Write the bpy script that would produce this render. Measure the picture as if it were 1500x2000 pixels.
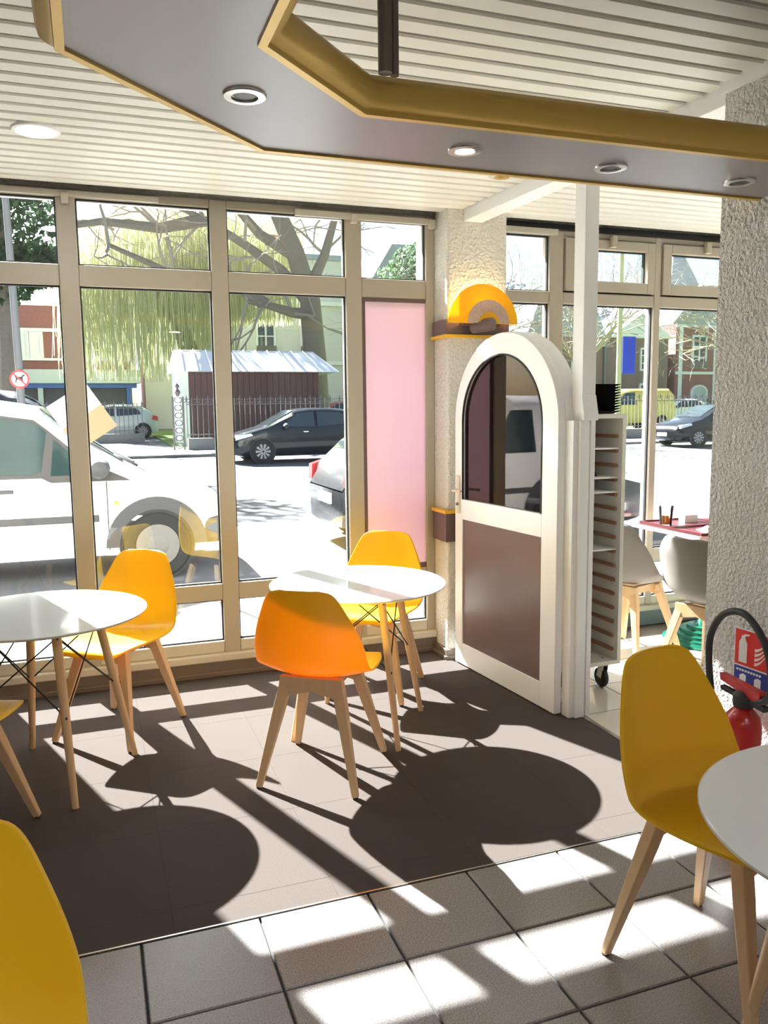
import bpy, math, random
from mathutils import Vector, Matrix
random.seed(7)
for o in list(bpy.data.objects): bpy.data.objects.remove(o)
scene = bpy.context.scene
col = scene.collection
R = math.radians
# ------------------------------------------------------------------ camera
cam_d = bpy.data.cameras.new('camera'); cam = bpy.data.objects.new('camera', cam_d); col.objects.link(cam)
scene.camera = cam
FPX, YAW, PITCH, ROLL = 1581.46, R(19.811), R(7.208), R(0.633)
cam_d.sensor_fit = 'VERTICAL'; cam_d.sensor_height = 36.0; cam_d.lens = FPX / 2000 * 36.0
cam_d.clip_start = 0.05; cam_d.clip_end = 400
_f = Vector((math.sin(YAW) * math.cos(PITCH), math.cos(YAW) * math.cos(PITCH), -math.sin(PITCH)))
_r = Vector((math.cos(YAW), -math.sin(YAW), 0)); _d = _f.cross(_r)
_r2 = _r * math.cos(ROLL) + _d * math.sin(ROLL); _d2 = -_r * math.sin(ROLL) + _d * math.cos(ROLL)
mw = Matrix((_r2, -_d2, -_f)).transposed().to_4x4(); mw.translation = Vector((0, 0, 1.5))
cam.matrix_world = mw
# ------------------------------------------------------------------ light
SUN_DIR = Vector((0.33, -0.944, -0.796)).normalized()
world = bpy.data.worlds.new('world'); scene.world = world; world.use_nodes = True
wn = world.node_tree.nodes; wl = world.node_tree.links
sky = wn.new('ShaderNodeTexSky'); sky.sky_type = 'NISHITA'; sky.sun_disc = False
sky.sun_elevation = R(38.5); sky.sun_rotation = R(-19.3); sky.air_density = 1.0; sky.dust_density = 2.5; sky.ozone_density = 1.0
wn['Background'].inputs[1].default_value = 0.34
wl.new(sky.outputs[0], wn['Background'].inputs[0])
sun_d = bpy.data.lights.new('sun', 'SUN'); sun_d.energy = 84.0; sun_d.angle = R(0.6); sun_d.color = (1, 0.985, 0.965)
sun = bpy.data.objects.new('sun', sun_d); col.objects.link(sun); sun.location = (-8, 25, 20)
sun.rotation_euler = SUN_DIR.to_track_quat('-Z', 'Y').to_euler()
vs = scene.view_settings
vs.view_transform = 'Standard'; vs.look = 'None'; vs.exposure = -0.18; vs.gamma = 1.0; vs.use_curve_mapping = False
# ------------------------------------------------------------------ materials
MATS = {}
def mat(name, color, rough=0.5, metal=0.0, bump=None, var=None, trans=0.0, emit=None, spec=0.5, coat=0.0, transl=0.0, tcol=None):
    """bump=(scale,strength,dist)  var=(scale,amount) colour mottling"""
    if name in MATS: return MATS[name]
    m = bpy.data.materials.new(name); m.use_nodes = True; MATS[name] = m
    nt = m.node_tree; b = nt.nodes['Principled BSDF']; c = (*color, 1)
    b.inputs['Base Color'].default_value = c; b.inputs['Roughness'].default_value = rough
    b.inputs['Metallic'].default_value = metal; b.inputs['Specular IOR Level'].default_value = spec
    b.inputs['Coat Weight'].default_value = coat; b.inputs['Transmission Weight'].default_value = trans
    if emit: b.inputs['Emission Color'].default_value = (*emit[0], 1); b.inputs['Emission Strength'].default_value = emit[1]
    tc = nt.nodes.new('ShaderNodeTexCoord')
    if var:
        n = nt.nodes.new('ShaderNodeTexNoise'); n.inputs['Scale'].default_value = var[0]; n.inputs['Detail'].default_value = 4
        nt.links.new(tc.outputs['Object'], n.inputs['Vector'])
        mx = nt.nodes.new('ShaderNodeMix'); mx.data_type = 'RGBA'
        mx.inputs[6].default_value = (*[x * (1 - var[1]) for x in color], 1); mx.inputs[7].default_value = (*[min(1, x * (1 + var[1])) for x in color], 1)
        nt.links.new(n.outputs['Fac'], mx.inputs[0]); nt.links.new(mx.outputs[2], b.inputs['Base Color'])
    if bump:
        n = nt.nodes.new('ShaderNodeTexNoise'); n.inputs['Scale'].default_value = bump[0]; n.inputs['Detail'].default_value = 3
        nt.links.new(tc.outputs['Object'], n.inputs['Vector'])
        bp = nt.nodes.new('ShaderNodeBump'); bp.inputs['Strength'].default_value = bump[1]; bp.inputs['Distance'].default_value = bump[2]
        nt.links.new(n.outputs['Fac'], bp.inputs['Height']); nt.links.new(bp.outputs['Normal'], b.inputs['Normal'])
    if transl:
        tl = nt.nodes.new('ShaderNodeBsdfTranslucent'); tl.inputs[0].default_value = (*tcol, 1) if tcol else c
        ms = nt.nodes.new('ShaderNodeMixShader'); ms.inputs[0].default_value = transl
        out = nt.nodes['Material Output']
        nt.links.new(b.outputs[0], ms.inputs[1]); nt.links.new(tl.outputs[0], ms.inputs[2]); nt.links.new(ms.outputs[0], out.inputs[0])
    return m
def glass_mat(name, tint=(1, 1, 1), ior=1.5, rough=0.0, gloss_tint=(1, 1, 1)):
    m = bpy.data.materials.new(name); m.use_nodes = True; nt = m.node_tree
    nt.nodes.remove(nt.nodes['Principled BSDF']); out = nt.nodes['Material Output']
    t = nt.nodes.new('ShaderNodeBsdfTransparent'); t.inputs[0].default_value = (*tint, 1)
    g = nt.nodes.new('ShaderNodeBsdfGlossy'); g.inputs['Roughness'].default_value = rough; g.inputs[0].default_value = (*gloss_tint, 1)
    fr = nt.nodes.new('ShaderNodeFresnel'); fr.inputs[0].default_value = ior
    mx = nt.nodes.new('ShaderNodeMixShader')
    nt.links.new(fr.outputs[0], mx.inputs[0]); nt.links.new(t.outputs[0], mx.inputs[1]); nt.links.new(g.outputs[0], mx.inputs[2])
    nt.links.new(mx.outputs[0], out.inputs[0]); MATS[name] = m
    return m
def wood_mat(name, c1, c2, rough=0.45):
    m = mat(name, c1, rough); nt = m.node_tree; b = nt.nodes['Principled BSDF']
    tc = nt.nodes.new('ShaderNodeTexCoord'); mp = nt.nodes.new('ShaderNodeMapping'); mp.inputs['Scale'].default_value = (40, 40, 3)
    n = nt.nodes.new('ShaderNodeTexNoise'); n.inputs['Scale'].default_value = 2.0; n.inputs['Detail'].default_value = 5
    mx = nt.nodes.new('ShaderNodeMix'); mx.data_type = 'RGBA'; mx.inputs[6].default_value = (*c1, 1); mx.inputs[7].default_value = (*c2, 1)
    nt.links.new(tc.outputs['Object'], mp.inputs[0]); nt.links.new(mp.outputs[0], n.inputs['Vector']); nt.links.new(n.outputs['Fac'], mx.inputs[0])
    nt.links.new(mx.outputs[2], b.inputs['Base Color'])
    return m
def speckle_mat(name, c1, c2, rough, scale=220):
    m = mat(name, c1, rough); nt = m.node_tree; b = nt.nodes['Principled BSDF']
    tc = nt.nodes.new('ShaderNodeTexCoord'); n = nt.nodes.new('ShaderNodeTexNoise'); n.inputs['Scale'].default_value = scale; n.inputs['Detail'].default_value = 2
    rp = nt.nodes.new('ShaderNodeValToRGB'); rp.color_ramp.elements[0].position = .35; rp.color_ramp.elements[1].position = .65
    rp.color_ramp.elements[0].color = (*c1, 1); rp.color_ramp.elements[1].color = (*c2, 1)
    nt.links.new(tc.outputs['Object'], n.inputs['Vector']); nt.links.new(n.outputs['Fac'], rp.inputs[0]); nt.links.new(rp.outputs[0], b.inputs['Base Color'])
    bp = nt.nodes.new('ShaderNodeBump'); bp.inputs['Strength'].default_value = .15; bp.inputs['Distance'].default_value = .002
    nt.links.new(n.outputs['Fac'], bp.inputs['Height']); nt.links.new(bp.outputs['Normal'], b.inputs['Normal'])
    return m
def brick_mat(name, c1, c2, mortar, scale=5.0):
    m = mat(name, c1, 0.85); nt = m.node_tree; b = nt.nodes['Principled BSDF']
    tc = nt.nodes.new('ShaderNodeTexCoord'); mp = nt.nodes.new('ShaderNodeMapping'); mp.inputs['Rotation'].default_value = (R(90), 0, 0)
    n = nt.nodes.new('ShaderNodeTexBrick'); n.inputs['Scale'].default_value = scale
    n.inputs['Color1'].default_value = (*c1, 1); n.inputs['Color2'].default_value = (*c2, 1); n.inputs['Mortar'].default_value = (*mortar, 1)
    nt.links.new(tc.outputs['Object'], mp.inputs[0]); nt.links.new(mp.outputs[0], n.inputs['Vector']); nt.links.new(n.outputs['Color'], b.inputs['Base Color'])
    return m
mat('slat_cream', (.77, .745, .675), .45); mat('ceiling_void', (.03, .025, .02), .9)
mat('frame_taupe', (.45, .40, .325), .45, var=(3, .06)); mat('frame_cream', (.62, .57, .48), .5); mat('seal_black', (.012, .012, .014), .5)
mat('white_paint', (.88, .88, .88), .35); mat('white_gloss', (.88, .88, .88), .12, coat=.3)
mat('stucco', (.78, .755, .70), .9, bump=(55, 1.0, .02)); mat('stucco_grey', (.82, .81, .79), .9, bump=(70, 1.0, .04))
mat('brown_panel', (.16, .105, .095), .32); mat('brown_band', (.14, .09, .085), .4); mat('brown_plinth', (.16, .12, .10), .5)
mat('gold', (.62, .40, .085), .38, metal=.35); mat('raft_grey', (.27, .245, .25), .32, metal=.15, var=(2, .05))
mat('steel', (.62, .60, .57), .25, metal=1.0); mat('dark_hole', (.02, .02, .02), .4); mat('pole_brown', (.17, .13, .105), .35, metal=.4)
mat('lamp_on', (1, 1, 1), .5, emit=((1, .95, .85), 6.0)); mat('spot_on', (1, 1, 1), .5, emit=((1, .93, .8), 5.0))
mat('yellow_shell', (.92, .585, .010), .36, transl=.20, tcol=(.95, .40, .008)); mat('grey_shell', (.24, .215, .205), .5)
wood_mat('beech', (.62, .39, .20), (.72, .49, .28)); wood_mat('runner_wood', (.30, .15, .09), (.38, .20, .12))
mat('table_white', (.86, .87, .87), .1, coat=.4); mat('table_edge', (.55, .52, .48), .4); mat('wire_black', (.015, .015, .015), .35, metal=.5)
mat('carpet', (.078, .063, .058), .95, spec=.12, bump=(900, .5, .003), var=(300, .40))
speckle_mat('tile_grey', (.185, .168, .168), (.34, .315, .31), .22, 260); mat('grout_dark', (.035, .033, .035), .8)
mat('tile_white', (.72, .69, .62), .12, var=(1.5, .05)); mat('grout_brown', (.16, .13, .10), .8)
mat('pink_blind', (.86, .66, .76), .7, transl=.13); mat('blind_brown', (.15, .10, .095), .6)
mat('yellow_lamp', (.95, .60, .015), .4, transl=.35); mat('lamp_stone', (.66, .50, .40), .6, var=(60, .35), transl=.2)
mat('yellow_paint', (.85, .48, .02), .4)
mat('rack_white', (.78, .75, .69), .4); mat('tray_black', (.012, .010, .010), .35); mat('rubber', (.02, .02, .022), .6)
mat('maroon', (.085, .014, .018), .35); mat('pink_edge', (.62, .33, .30), .4); mat('green_metal', (.01, .14, .09), .25, metal=.5)
mat('beer', (.85, .32, .02), .1, trans=.4); mat('paper_white', (.85, .84, .82), .7); mat('card_white', (.46, .44, .45), .8); mat('card_tan', (.27, .15, .085), .8)
mat('ext_red', (.45, .015, .015), .25, coat=.4); mat('sign_red', (.72, .03, .03), .5); mat('sign_blue', (.03, .05, .30), .5); mat('sign_white', (.85, .84, .82), .5)
glass_mat('window_glass', (.93, .96, .95), 1.45); glass_mat('door_glass', (.42, .32, .34), 2.0, .02, (.8, .72, .74)); glass_mat('drink_glass', (.95, .96, .96), 1.45)
mat('ivory', (.72, .62, .48), .3); mat('skirting_blue', (.16, .19, .23), .4)
# exterior
mat('asphalt', (.15, .15, .16), .9, var=(.8, .15)); mat('pavement', (.20, .19, .18), .9, var=(2, .12)); mat('kerb', (.45, .44, .42), .9)
mat('van_white', (.88, .88, .87), .25, coat=.5); mat('steel_rim', (.17, .16, .15), .5); mat('van_trim', (.05, .045, .045), .6); mat('van_grey', (.06, .06, .065), .6); mat('car_black', (.008, .011, .018), .15, coat=.15, spec=.35); mat('car_grey', (.045, .045, .05), .25, coat=.2)
mat('car_pale', (.55, .60, .55), .3, coat=.4); mat('car_red', (.40, .02, .03), .3, coat=.4); mat('car_yellow', (.66, .52, .16), .4); mat('tyre', (.02, .02, .02), .8); mat('alloy', (.40, .385, .37), .4, metal=.1)
mat('car_glass', (.020, .042, .042), .10, spec=.2, var=(3, .5)); mat('car_glass_dark', (.03, .045, .05), .05, coat=.5)
mat('headlamp', (.8, .82, .85), .1, coat=.8); mat('lamp_red', (.5, .02, .02), .2); mat('orange', (.85, .30, .03), .4)
brick_mat('brick_red', (.30, .10, .095), (.26, .085, .08), (.34, .25, .23), 5.0); brick_mat('brick_brown', (.25, .16, .15), (.21, .14, .13), (.33, .28, .26), 5.0)
mat('stone_white', (.66, .65, .62), .8, var=(.6, .06)); mat('stone_grey', (.26, .26, .25), .9, var=(2, .2)); mat('facade_grey', (.20, .20, .20), .8)
mat('trim_white', (.80, .80, .78), .6); mat('shop_blue', (.04, .13, .40), .4); mat('awning_pale', (.52, .60, .58), .7); mat('shop_dark', (.04, .05, .06), .3)
mat('shed_brown', (.105, .052, .050), .7); mat('tin_white', (.85, .86, .87), .4, metal=.2); mat('iron', (.17, .15, .145), .6); mat('pole_grey', (.13, .13, .135), .6); mat('pole_green', (.42, .46, .20), .6)
mat('bark', (.20, .17, .13), .9, bump=(12, .6, .05)); mat('twig', (.30, .26, .21), .9); mat('willow', (.56, .57, .34), .8, transl=.4); mat('conifer', (.035, .075, .03), .8, transl=.2); mat('leaf_mid', (.12, .20, .09), .8, transl=.3)
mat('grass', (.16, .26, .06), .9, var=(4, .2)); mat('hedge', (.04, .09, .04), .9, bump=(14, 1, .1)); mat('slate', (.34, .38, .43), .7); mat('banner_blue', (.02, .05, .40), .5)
M = MATS
# ------------------------------------------------------------------ mesh builder
class MB:
    def __init__(s): s.v = []; s.f = []
    def add(s, vs_, fs):
        n = len(s.v); s.v += [tuple(x) for x in vs_]; s.f += [tuple(i + n for i in f) for f in fs]; return s
    def box(s, x0, x1, y0, y1, z0, z1):
        return s.add([(x0, y0, z0), (x1, y0, z0), (x1, y1, z0), (x0, y1, z0), (x0, y0, z1), (x1, y0, z1), (x1, y1, z1), (x0, y1, z1)],
                     [(0, 3, 2, 1), (4, 5, 6, 7), (0, 1, 5, 4), (1, 2, 6, 5), (2, 3, 7, 6), (3, 0, 4, 7)])
    def tube(s, path, rad, seg=8, cap=True, sq=None):
        """round tube (or, with sq=(w,d), a rectangular bar) along a path; rad scalar or list"""
        P = [Vector(p) for p in path]; n = len(P)
        rs = rad if isinstance(rad, (list, tuple)) else [rad] * n
        base = len(s.v); up = None
        k = 4 if sq else seg
        for i in range(n):
            t = (P[min(i + 1, n - 1)] - P[max(i - 1, 0)]).normalized()
            if up is None:
                up = Vector((0, 0, 1)) if abs(t.z) < .9 else Vector((0, 1, 0))
            a = t.cross(up)
            if a.length < 1e-5: a = t.cross(Vector((1, 0, 0)))
            a.normalize(); b = a.cross(t).normalized(); up = b
            for j in range(k):
                if sq:
                    sx, sy = [(-1, -1), (1, -1), (1, 1), (-1, 1)][j]; q = P[i] + a * sx * sq[0] * rs[i] / 2 + b * sy * sq[1] * rs[i] / 2
                else:
                    an = 2 * math.pi * j / k; q = P[i] + (a * math.cos(an) + b * math.sin(an)) * rs[i]
                s.v.append(tuple(q))
        for i in range(n - 1):
            for j in range(k):
                s.f.append((base + i * k + j, base + i * k + (j + 1) % k, base + (i + 1) * k + (j + 1) % k, base + (i + 1) * k + j))
        if cap:
            s.f.append(tuple(base + j for j in reversed(range(k)))); s.f.append(tuple(base + (n - 1) * k + j for j in range(k)))
        return s
    def lathe(s, prof, seg=24, c=(0, 0, 0), axis='z', cap=True):
        base = len(s.v)
        for r, z in prof:
            for j in range(seg):
                a = 2 * math.pi * j / seg; p = (r * math.cos(a), r * math.sin(a), z)
                if axis == 'y': p = (p[0], p[2], p[1])
                if axis == 'x': p = (p[2], p[0], p[1])
                s.v.append((c[0] + p[0], c[1] + p[1], c[2] + p[2]))
        for i in range(len(prof) - 1):
            for j in range(seg):
                s.f.append((base + i * seg + j, base + i * seg + (j + 1) % seg, base + (i + 1) * seg + (j + 1) % seg, base + (i + 1) * seg + j))
        if cap: s.f.append(tuple(base + j for j in range(seg))); s.f.append(tuple(base + (len(prof) - 1) * seg + j for j in range(seg)))
        return s
    def prism(s, pts, d0, d1, to3=lambda a, b, d: (a, d, b)):
        """extrude a closed polygon [(a,b)] from depth d0 to d1"""
        n = len(pts); base = len(s.v)
        s.v += [to3(a, b, d0) for a, b in pts] + [to3(a, b, d1) for a, b in pts]
        s.f.append(tuple(base + i for i in range(n))); s.f.append(tuple(base + n + i for i in reversed(range(n))))
        for i in range(n): s.f.append((base + i, base + n + i, base + n + (i + 1) % n, base + (i + 1) % n))
        return s
    def strip(s, outer, inner, d0, d1, to3=lambda a, b, d: (a, d, b), closed=False):
        """ring or arch between two polylines, extruded d0..d1"""
        n = len(outer); base = len(s.v)
        for L, d in ((outer, d0), (inner, d0), (outer, d1), (inner, d1)): s.v += [to3(a, b, d) for a, b in L]
        for i in range(n if closed else n - 1):
            j = (i + 1) % n
            s.f += [(base + i, base + j, base + n + j, base + n + i), (base + 2 * n + i, base + 3 * n + i, base + 3 * n + j, base + 2 * n + j),
                    (base + i, base + 2 * n + i, base + 2 * n + j, base + j), (base + n + i, base + n + j, base + 3 * n + j, base + 3 * n + i)]
        if not closed:
            for i in (0, n - 1): s.f.append((base + i, base + n + i, base + 3 * n + i, base + 2 * n + i))
        return s
    def mesh(s, name):
        me = bpy.data.meshes.new(name); me.from_pydata(s.v, [], s.f); me.validate(); me.update()
        import bmesh
        bm = bmesh.new(); bm.from_mesh(me); bmesh.ops.recalc_face_normals(bm, faces=bm.faces); bm.to_mesh(me); bm.free()
        return me
    def build(s, name, m, parent=None, smooth=False, loc=None, rz=None, bevel=0, angle=40):
        me = s.mesh(name); me.materials.append(M[m] if isinstance(m, str) else m)
        o = bpy.data.objects.new(name, me); col.objects.link(o)
        if parent: o.parent = parent
        if loc: o.location = loc
        if rz is not None: o.rotation_euler = (0, 0, rz)
        if smooth:
            for p in me.polygons: p.use_smooth = True
            me.set_sharp_from_angle(angle=R(angle))
        if bevel:
            b = o.modifiers.new('bevel', 'BEVEL'); b.width = bevel; b.segments = 2; b.limit_method = 'ANGLE'
        return o
def tag(o, label=None, cat=None, group=None, kind=None):
    if label: o['label'] = label
    if cat: o['category'] = cat
    if group: o['group'] = group
    if kind: o['kind'] = kind
    return o
def empty(name, loc=(0, 0, 0), rz=0.0):
    o = bpy.data.objects.new(name, None); o.empty_display_size = .1; col.objects.link(o); o.location = loc; o.rotation_euler = (0, 0, rz); return o
def copy_tree(o, parent=None):
    c = o.copy(); col.objects.link(c)
    if parent: c.parent = parent
    for ch in list(o.children): copy_tree(ch, c)
    return c
def piece(name, me, parent, loc=(0, 0, 0), rz=0.0):
    o = bpy.data.objects.new(name, me); col.objects.link(o); o.parent = parent; o.location = loc; o.rotation_euler = (0, 0, rz); return o
def bx(name, m, parent, *dims, bevel=0):
    return MB().box(*dims).build(name, m, parent, bevel=bevel)
# ================================================================== STRUCTURE
def gz(y): return -.08 + .0165 * (y - 8)     # street level
WY = 4.55          # inner face of window frames
CZ = 2.63          # ceiling
PL, PRZ = (2.075, 4.36, 0), math.atan(.0623)     # partition line frame (local y runs to the street)
# ---- floor
floor = empty('floor'); tag(floor, 'brown carpet tiles meeting grey and white floor tiles', kind='structure')
MB().box(-4, 7.5, -4.5, 4.6, -.25, -.012).build('screed', 'grout_dark', floor)
MB().box(2.19, 7.5, -4.5, 4.6, -.011, -.007).build('grout_bed', 'grout_brown', floor)
def tile_me(name, sx, sy, m, be=.003, t=.012):
    b = be
    v = [(0, 0, -t), (sx, 0, -t), (sx, sy, -t), (0, sy, -t), (0, 0, -b), (sx, 0, -b), (sx, sy, -b), (0, sy, -b), (b, b, 0), (sx - b, b, 0), (sx - b, sy - b, 0), (b, sy - b, 0)]
    f = [(0, 3, 2, 1), (0, 1, 5, 4), (1, 2, 6, 5), (2, 3, 7, 6), (3, 0, 4, 7), (4, 5, 9, 8), (5, 6, 10, 9), (6, 7, 11, 10), (7, 4, 8, 11), (8, 9, 10, 11)]
    me = MB().add(v, f).mesh(name); me.materials.append(M[m]); return me
EDGE = 2.2525
tg = tile_me('floor_tile', .333, .322, 'tile_grey')
for i in range(-6, 7):
    for j in range(7):
        piece('floor_tile', tg, floor, (.0600 + .34 * i + .0035, EDGE - .006 - .329 * (j + 1) + .0035, 0))
tw = tile_me('white_floor_tile', .334, .334, 'tile_white', .002)
for i in range(10):
    for j in range(-2, 7):
        y0 = EDGE + .34 * j
        if y0 + .334 > 4.56: continue
        piece('white_floor_tile', tw, floor, (2.215 + .34 * i, y0, 0))
tc_ = tile_me('carpet_tile', .4961, .4891, 'carpet', .0005); tcs = tile_me('carpet_strip', .4961, .1186, 'carpet', .0005)
tcl = tile_me('carpet_tile_cut', .4961, .2085, 'carpet', .0005)
for i in range(-5, 5):
    x = .155 + .4965 * i
    w = .4955
    if x + w > 2.21: 
        w = 2.195 - x
    a, b_, c_ = (tc_, tcs, tcl) if w > .49 else (tile_me('carpet_tile', w, .4885, 'carpet', .0005), tile_me('carpet_strip', w, .118, 'carpet', .0005), tile_me('carpet_tile_cut', w, .2085, 'carpet', .0005))
    piece('carpet_strip', b_, floor, (x, EDGE + .003, 0))
    for j in range(4): piece('carpet_tile', a, floor, (x, EDGE + .122 + .4895 * j, 0))
    piece('carpet_tile_cut', c_, floor, (x, EDGE + .122 + .4895 * 4, 0))
tag(bx('trim_1', 'steel', None, -3, 2.19, EDGE - .004, EDGE + .002, -.01, .0015), 'thin metal strip between brown carpet and grey tiles', kind='structure')
tag(MB().box(-.009, .009, 0, 1.06, -.01, .0018).build('trim_2', 'steel', None, loc=(2.195, EDGE, 0)), 'thin metal strip between brown carpet and white tiles', kind='structure')
# ---- ceiling
ceiling = empty('ceiling', (0, 0, CZ)); tag(ceiling, 'cream slatted ceiling with dark gaps between the slats', kind='structure')
MB().box(-4, 7.5, -4.5, 4.75, .045, .09).build('ceiling_backing', 'ceiling_void', ceiling)
def slat_me(x0, x1):
    w = .078
    m = MB().prism([(0, .006), (.006, 0), (w - .006, 0), (w, .006), (w, .02), (0, .02)], x0, x1, to3=lambda a, b, d: (d, a, b)).mesh('ceiling_slat')
    m.materials.append(M['slat_cream']); return m
PITCH_S = .097
n_s = 0
for k in range(-72, 20):
    y = 2.643 + PITCH_S * k
    if y < -4.4 or y + .083 > 4.56: continue
    xb = 2.075 + (4.36 - y) * .0623
    if y > 2.25:
        piece('ceiling_slat', slat_me(-4, xb - .004), ceiling, (0, y, 0)); piece('ceiling_slat', slat_me(xb + .12, 7.5), ceiling, (0, y, 0))
    else:
        piece('ceiling_slat', slat_me(-4, xb - .004), ceiling, (0, y, 0))
# ---- walls
tag(MB().box(-4, -.60, WY - .02, WY + .3, 0, CZ + .05).build('wall_window_side', 'stucco'), 'cream rough plaster wall beside the first window', kind='structure')
tag(MB().box(-4.2, -4, -4.5, 4.85, -.2, CZ + .1).build('wall_left', 'stucco'), 'cream plaster side wall', kind='structure')
tag(MB().box(-4.2, 7.7, -4.7, -4.5, -.2, CZ + .1).build('wall_back', 'stucco'), 'cream plaster wall behind the room', kind='structure')
tag(MB().box(7.5, 7.7, -4.5, 4.85, -.2, CZ + .1).build('wall_right', 'stucco'), 'cream plaster end wall of the next room', kind='structure')
tag(MB().box(-4, 7.5, WY + .02, WY + .30, CZ - .0, CZ + .6).build('wall_lintel', 'stucco'), 'plaster lintel above the windows', kind='structure')
tag(MB().box(-4, 7.5, WY + .10, WY + .28, -.4, .10).build('wall_sill', 'stone_grey'), 'low wall under the windows', kind='structure')
# pillar between the window bays
pil = tag(MB().box(1.975, 2.355, 4.36, WY + .3, 0, CZ + .02).build('wall_pillar', 'stucco', bevel=.012), 'cream rough plaster pillar between the windows and the arched door', kind='structure')
# stucco wall on the right, on the partition line
tag(MB().box(-.015, .16, -6.8, -1.93, 0, CZ + .02).build('wall_partition', 'stucco_grey', loc=PL, rz=PRZ), 'rough white plaster wall behind the fire extinguisher', kind='structure')
tag(MB().box(0, .118, -1.93, .0, CZ - .066, CZ + .03).build('trim_3', 'white_paint', loc=PL, rz=PRZ, bevel=.003), 'white beam under the slatted ceiling from pillar to plaster wall', kind='structure')
tag(MB().box(-.03, -.015, -6.8, -1.915, CZ - .035, CZ + .02).build('trim_4', 'white_paint', loc=PL, rz=PRZ), 'white cornice strip above the rough plaster wall', kind='structure')
# post above the door jamb
post = MB().box(.008, .083, -1.115, -1.035, 1.44, CZ - .06)
post.prism([(-1.115, 1.44), (-1.135, 1.44), (-1.135, 1.47), (-1.115, 1.56)], .004, .087, to3=lambda a, b, d: (d, a, b))
tag(post.build('trim_5', 'white_paint', loc=PL, rz=PRZ, bevel=.003), 'square white post rising from the door jamb to the beam', kind='structure')
# baseboards
tag(MB().box(-.6, 1.975, WY - .02, WY + .10, 0, .085).box(-.6, 1.975, WY - .032, WY - .02, 0, .028).build('baseboard_window', 'brown_plinth', bevel=.004), 'brown baseboard under the window frames', kind='structure')
tag(MB().box(1.955, 2.375, 4.34, 4.36, 0, .055).box(1.955, 1.975, 4.36, WY - .02, 0, .055).box(1.94, 2.375, 4.325, 4.34, 0, .02).box(1.94, 1.955, 4.34, WY - .03, 0, .02).build('baseboard_pillar', 'brown_plinth', bevel=.003), 'brown baseboard around the plaster pillar', kind='structure')
tag(MB().box(2.355, 7.5, WY - .02, WY + .10, 0, .10).build('baseboard_next_room', 'skirting_blue'), 'blue grey baseboard under the windows of the next room', kind='structure')
# ---- windows
def pane(win, x0, x1, z0, z1, y=WY + .045, frame=.0):
    MB().box(x0, x1, y, y + .006, z0, z1).build('pane', 'window_glass', win)
    g = MB()                                     # black rubber seal on the far side of each opening
    s = .008
    g.box(x0, x0 + s, y - .02, y, z0, z1); g.box(x1 - s, x1, y - .02, y, z0, z1); g.box(x0 + s, x1 - s, y - .02, y, z0, z0 + s); g.box(x0 + s, x1 - s, y - .02, y, z1 - s, z1)
    g.build('seal', 'seal_black', win)
FY0, FY1 = WY, WY + .09
win1 = empty('window_1'); tag(win1, 'taupe framed shop window with four bays', kind='structure')
XM = [(-.60, -.56), (-.105, -.011), (.663, .753), (1.424, 1.519), (1.921, 1.975)]
for a, b_ in XM: bx('mullion', 'frame_taupe', win1, a, b_, FY0, FY1, .10, CZ - .001, bevel=.006)
for k in range(4):
    x0, x1 = XM[k][1], XM[k + 1][0]
    bx('head_rail', 'frame_taupe', win1, x0, x1, FY0 + .004, FY1, 2.585, CZ - .001, bevel=.004)
    bx('transom', 'frame_taupe', win1, x0, x1, FY0 + .004, FY1, 2.149, 2.254, bevel=.006)
    bx('mid_rail', 'frame_taupe', win1, x0, x1, FY0 + .004, FY1, .436, .530, bevel=.006)
    bx('bottom_rail', 'frame_cream', win1, x0, x1, FY0 + .004, FY1, .13, .197, bevel=.006)
    pane(win1, x0, x1, 2.254, 2.585); pane(win1, x0, x1, .197, .436); pane(win1, x0, x1, .530, 2.149)
bx('window_sill', 'frame_cream', win1, -.6, 1.975, WY - .03, WY + .10, .085, .13, bevel=.008)
bx('pelmet', 'frame_cream', win1, -.56, .40, WY - .022, WY, 2.585, 2.612); bx('pelmet', 'frame_cream', win1, 1.13, 1.975, WY - .022, WY, 2.572, 2.605)
for x in (-.06, 1.47, 1.95): bx('rail_bracket', 'frame_cream', win1, x - .018, x + .018, WY - .035, WY, 2.55, 2.60, bevel=.004)
win2 = empty('window_2'); tag(win2, 'taupe framed window of the next room with two top sashes', kind='structure')
XR = [(2.355, 2.42), (2.761, 2.86), (3.555, 3.605), (4.30, 4.35), (5.05, 5.10), (5.8, 5.9), (6.6, 6.7), (7.4, 7.5)]
for a, b_ in XR: bx('mullion', 'frame_taupe', win2, a, b_, FY0, FY1, .10, 2.60, bevel=.006)
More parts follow.
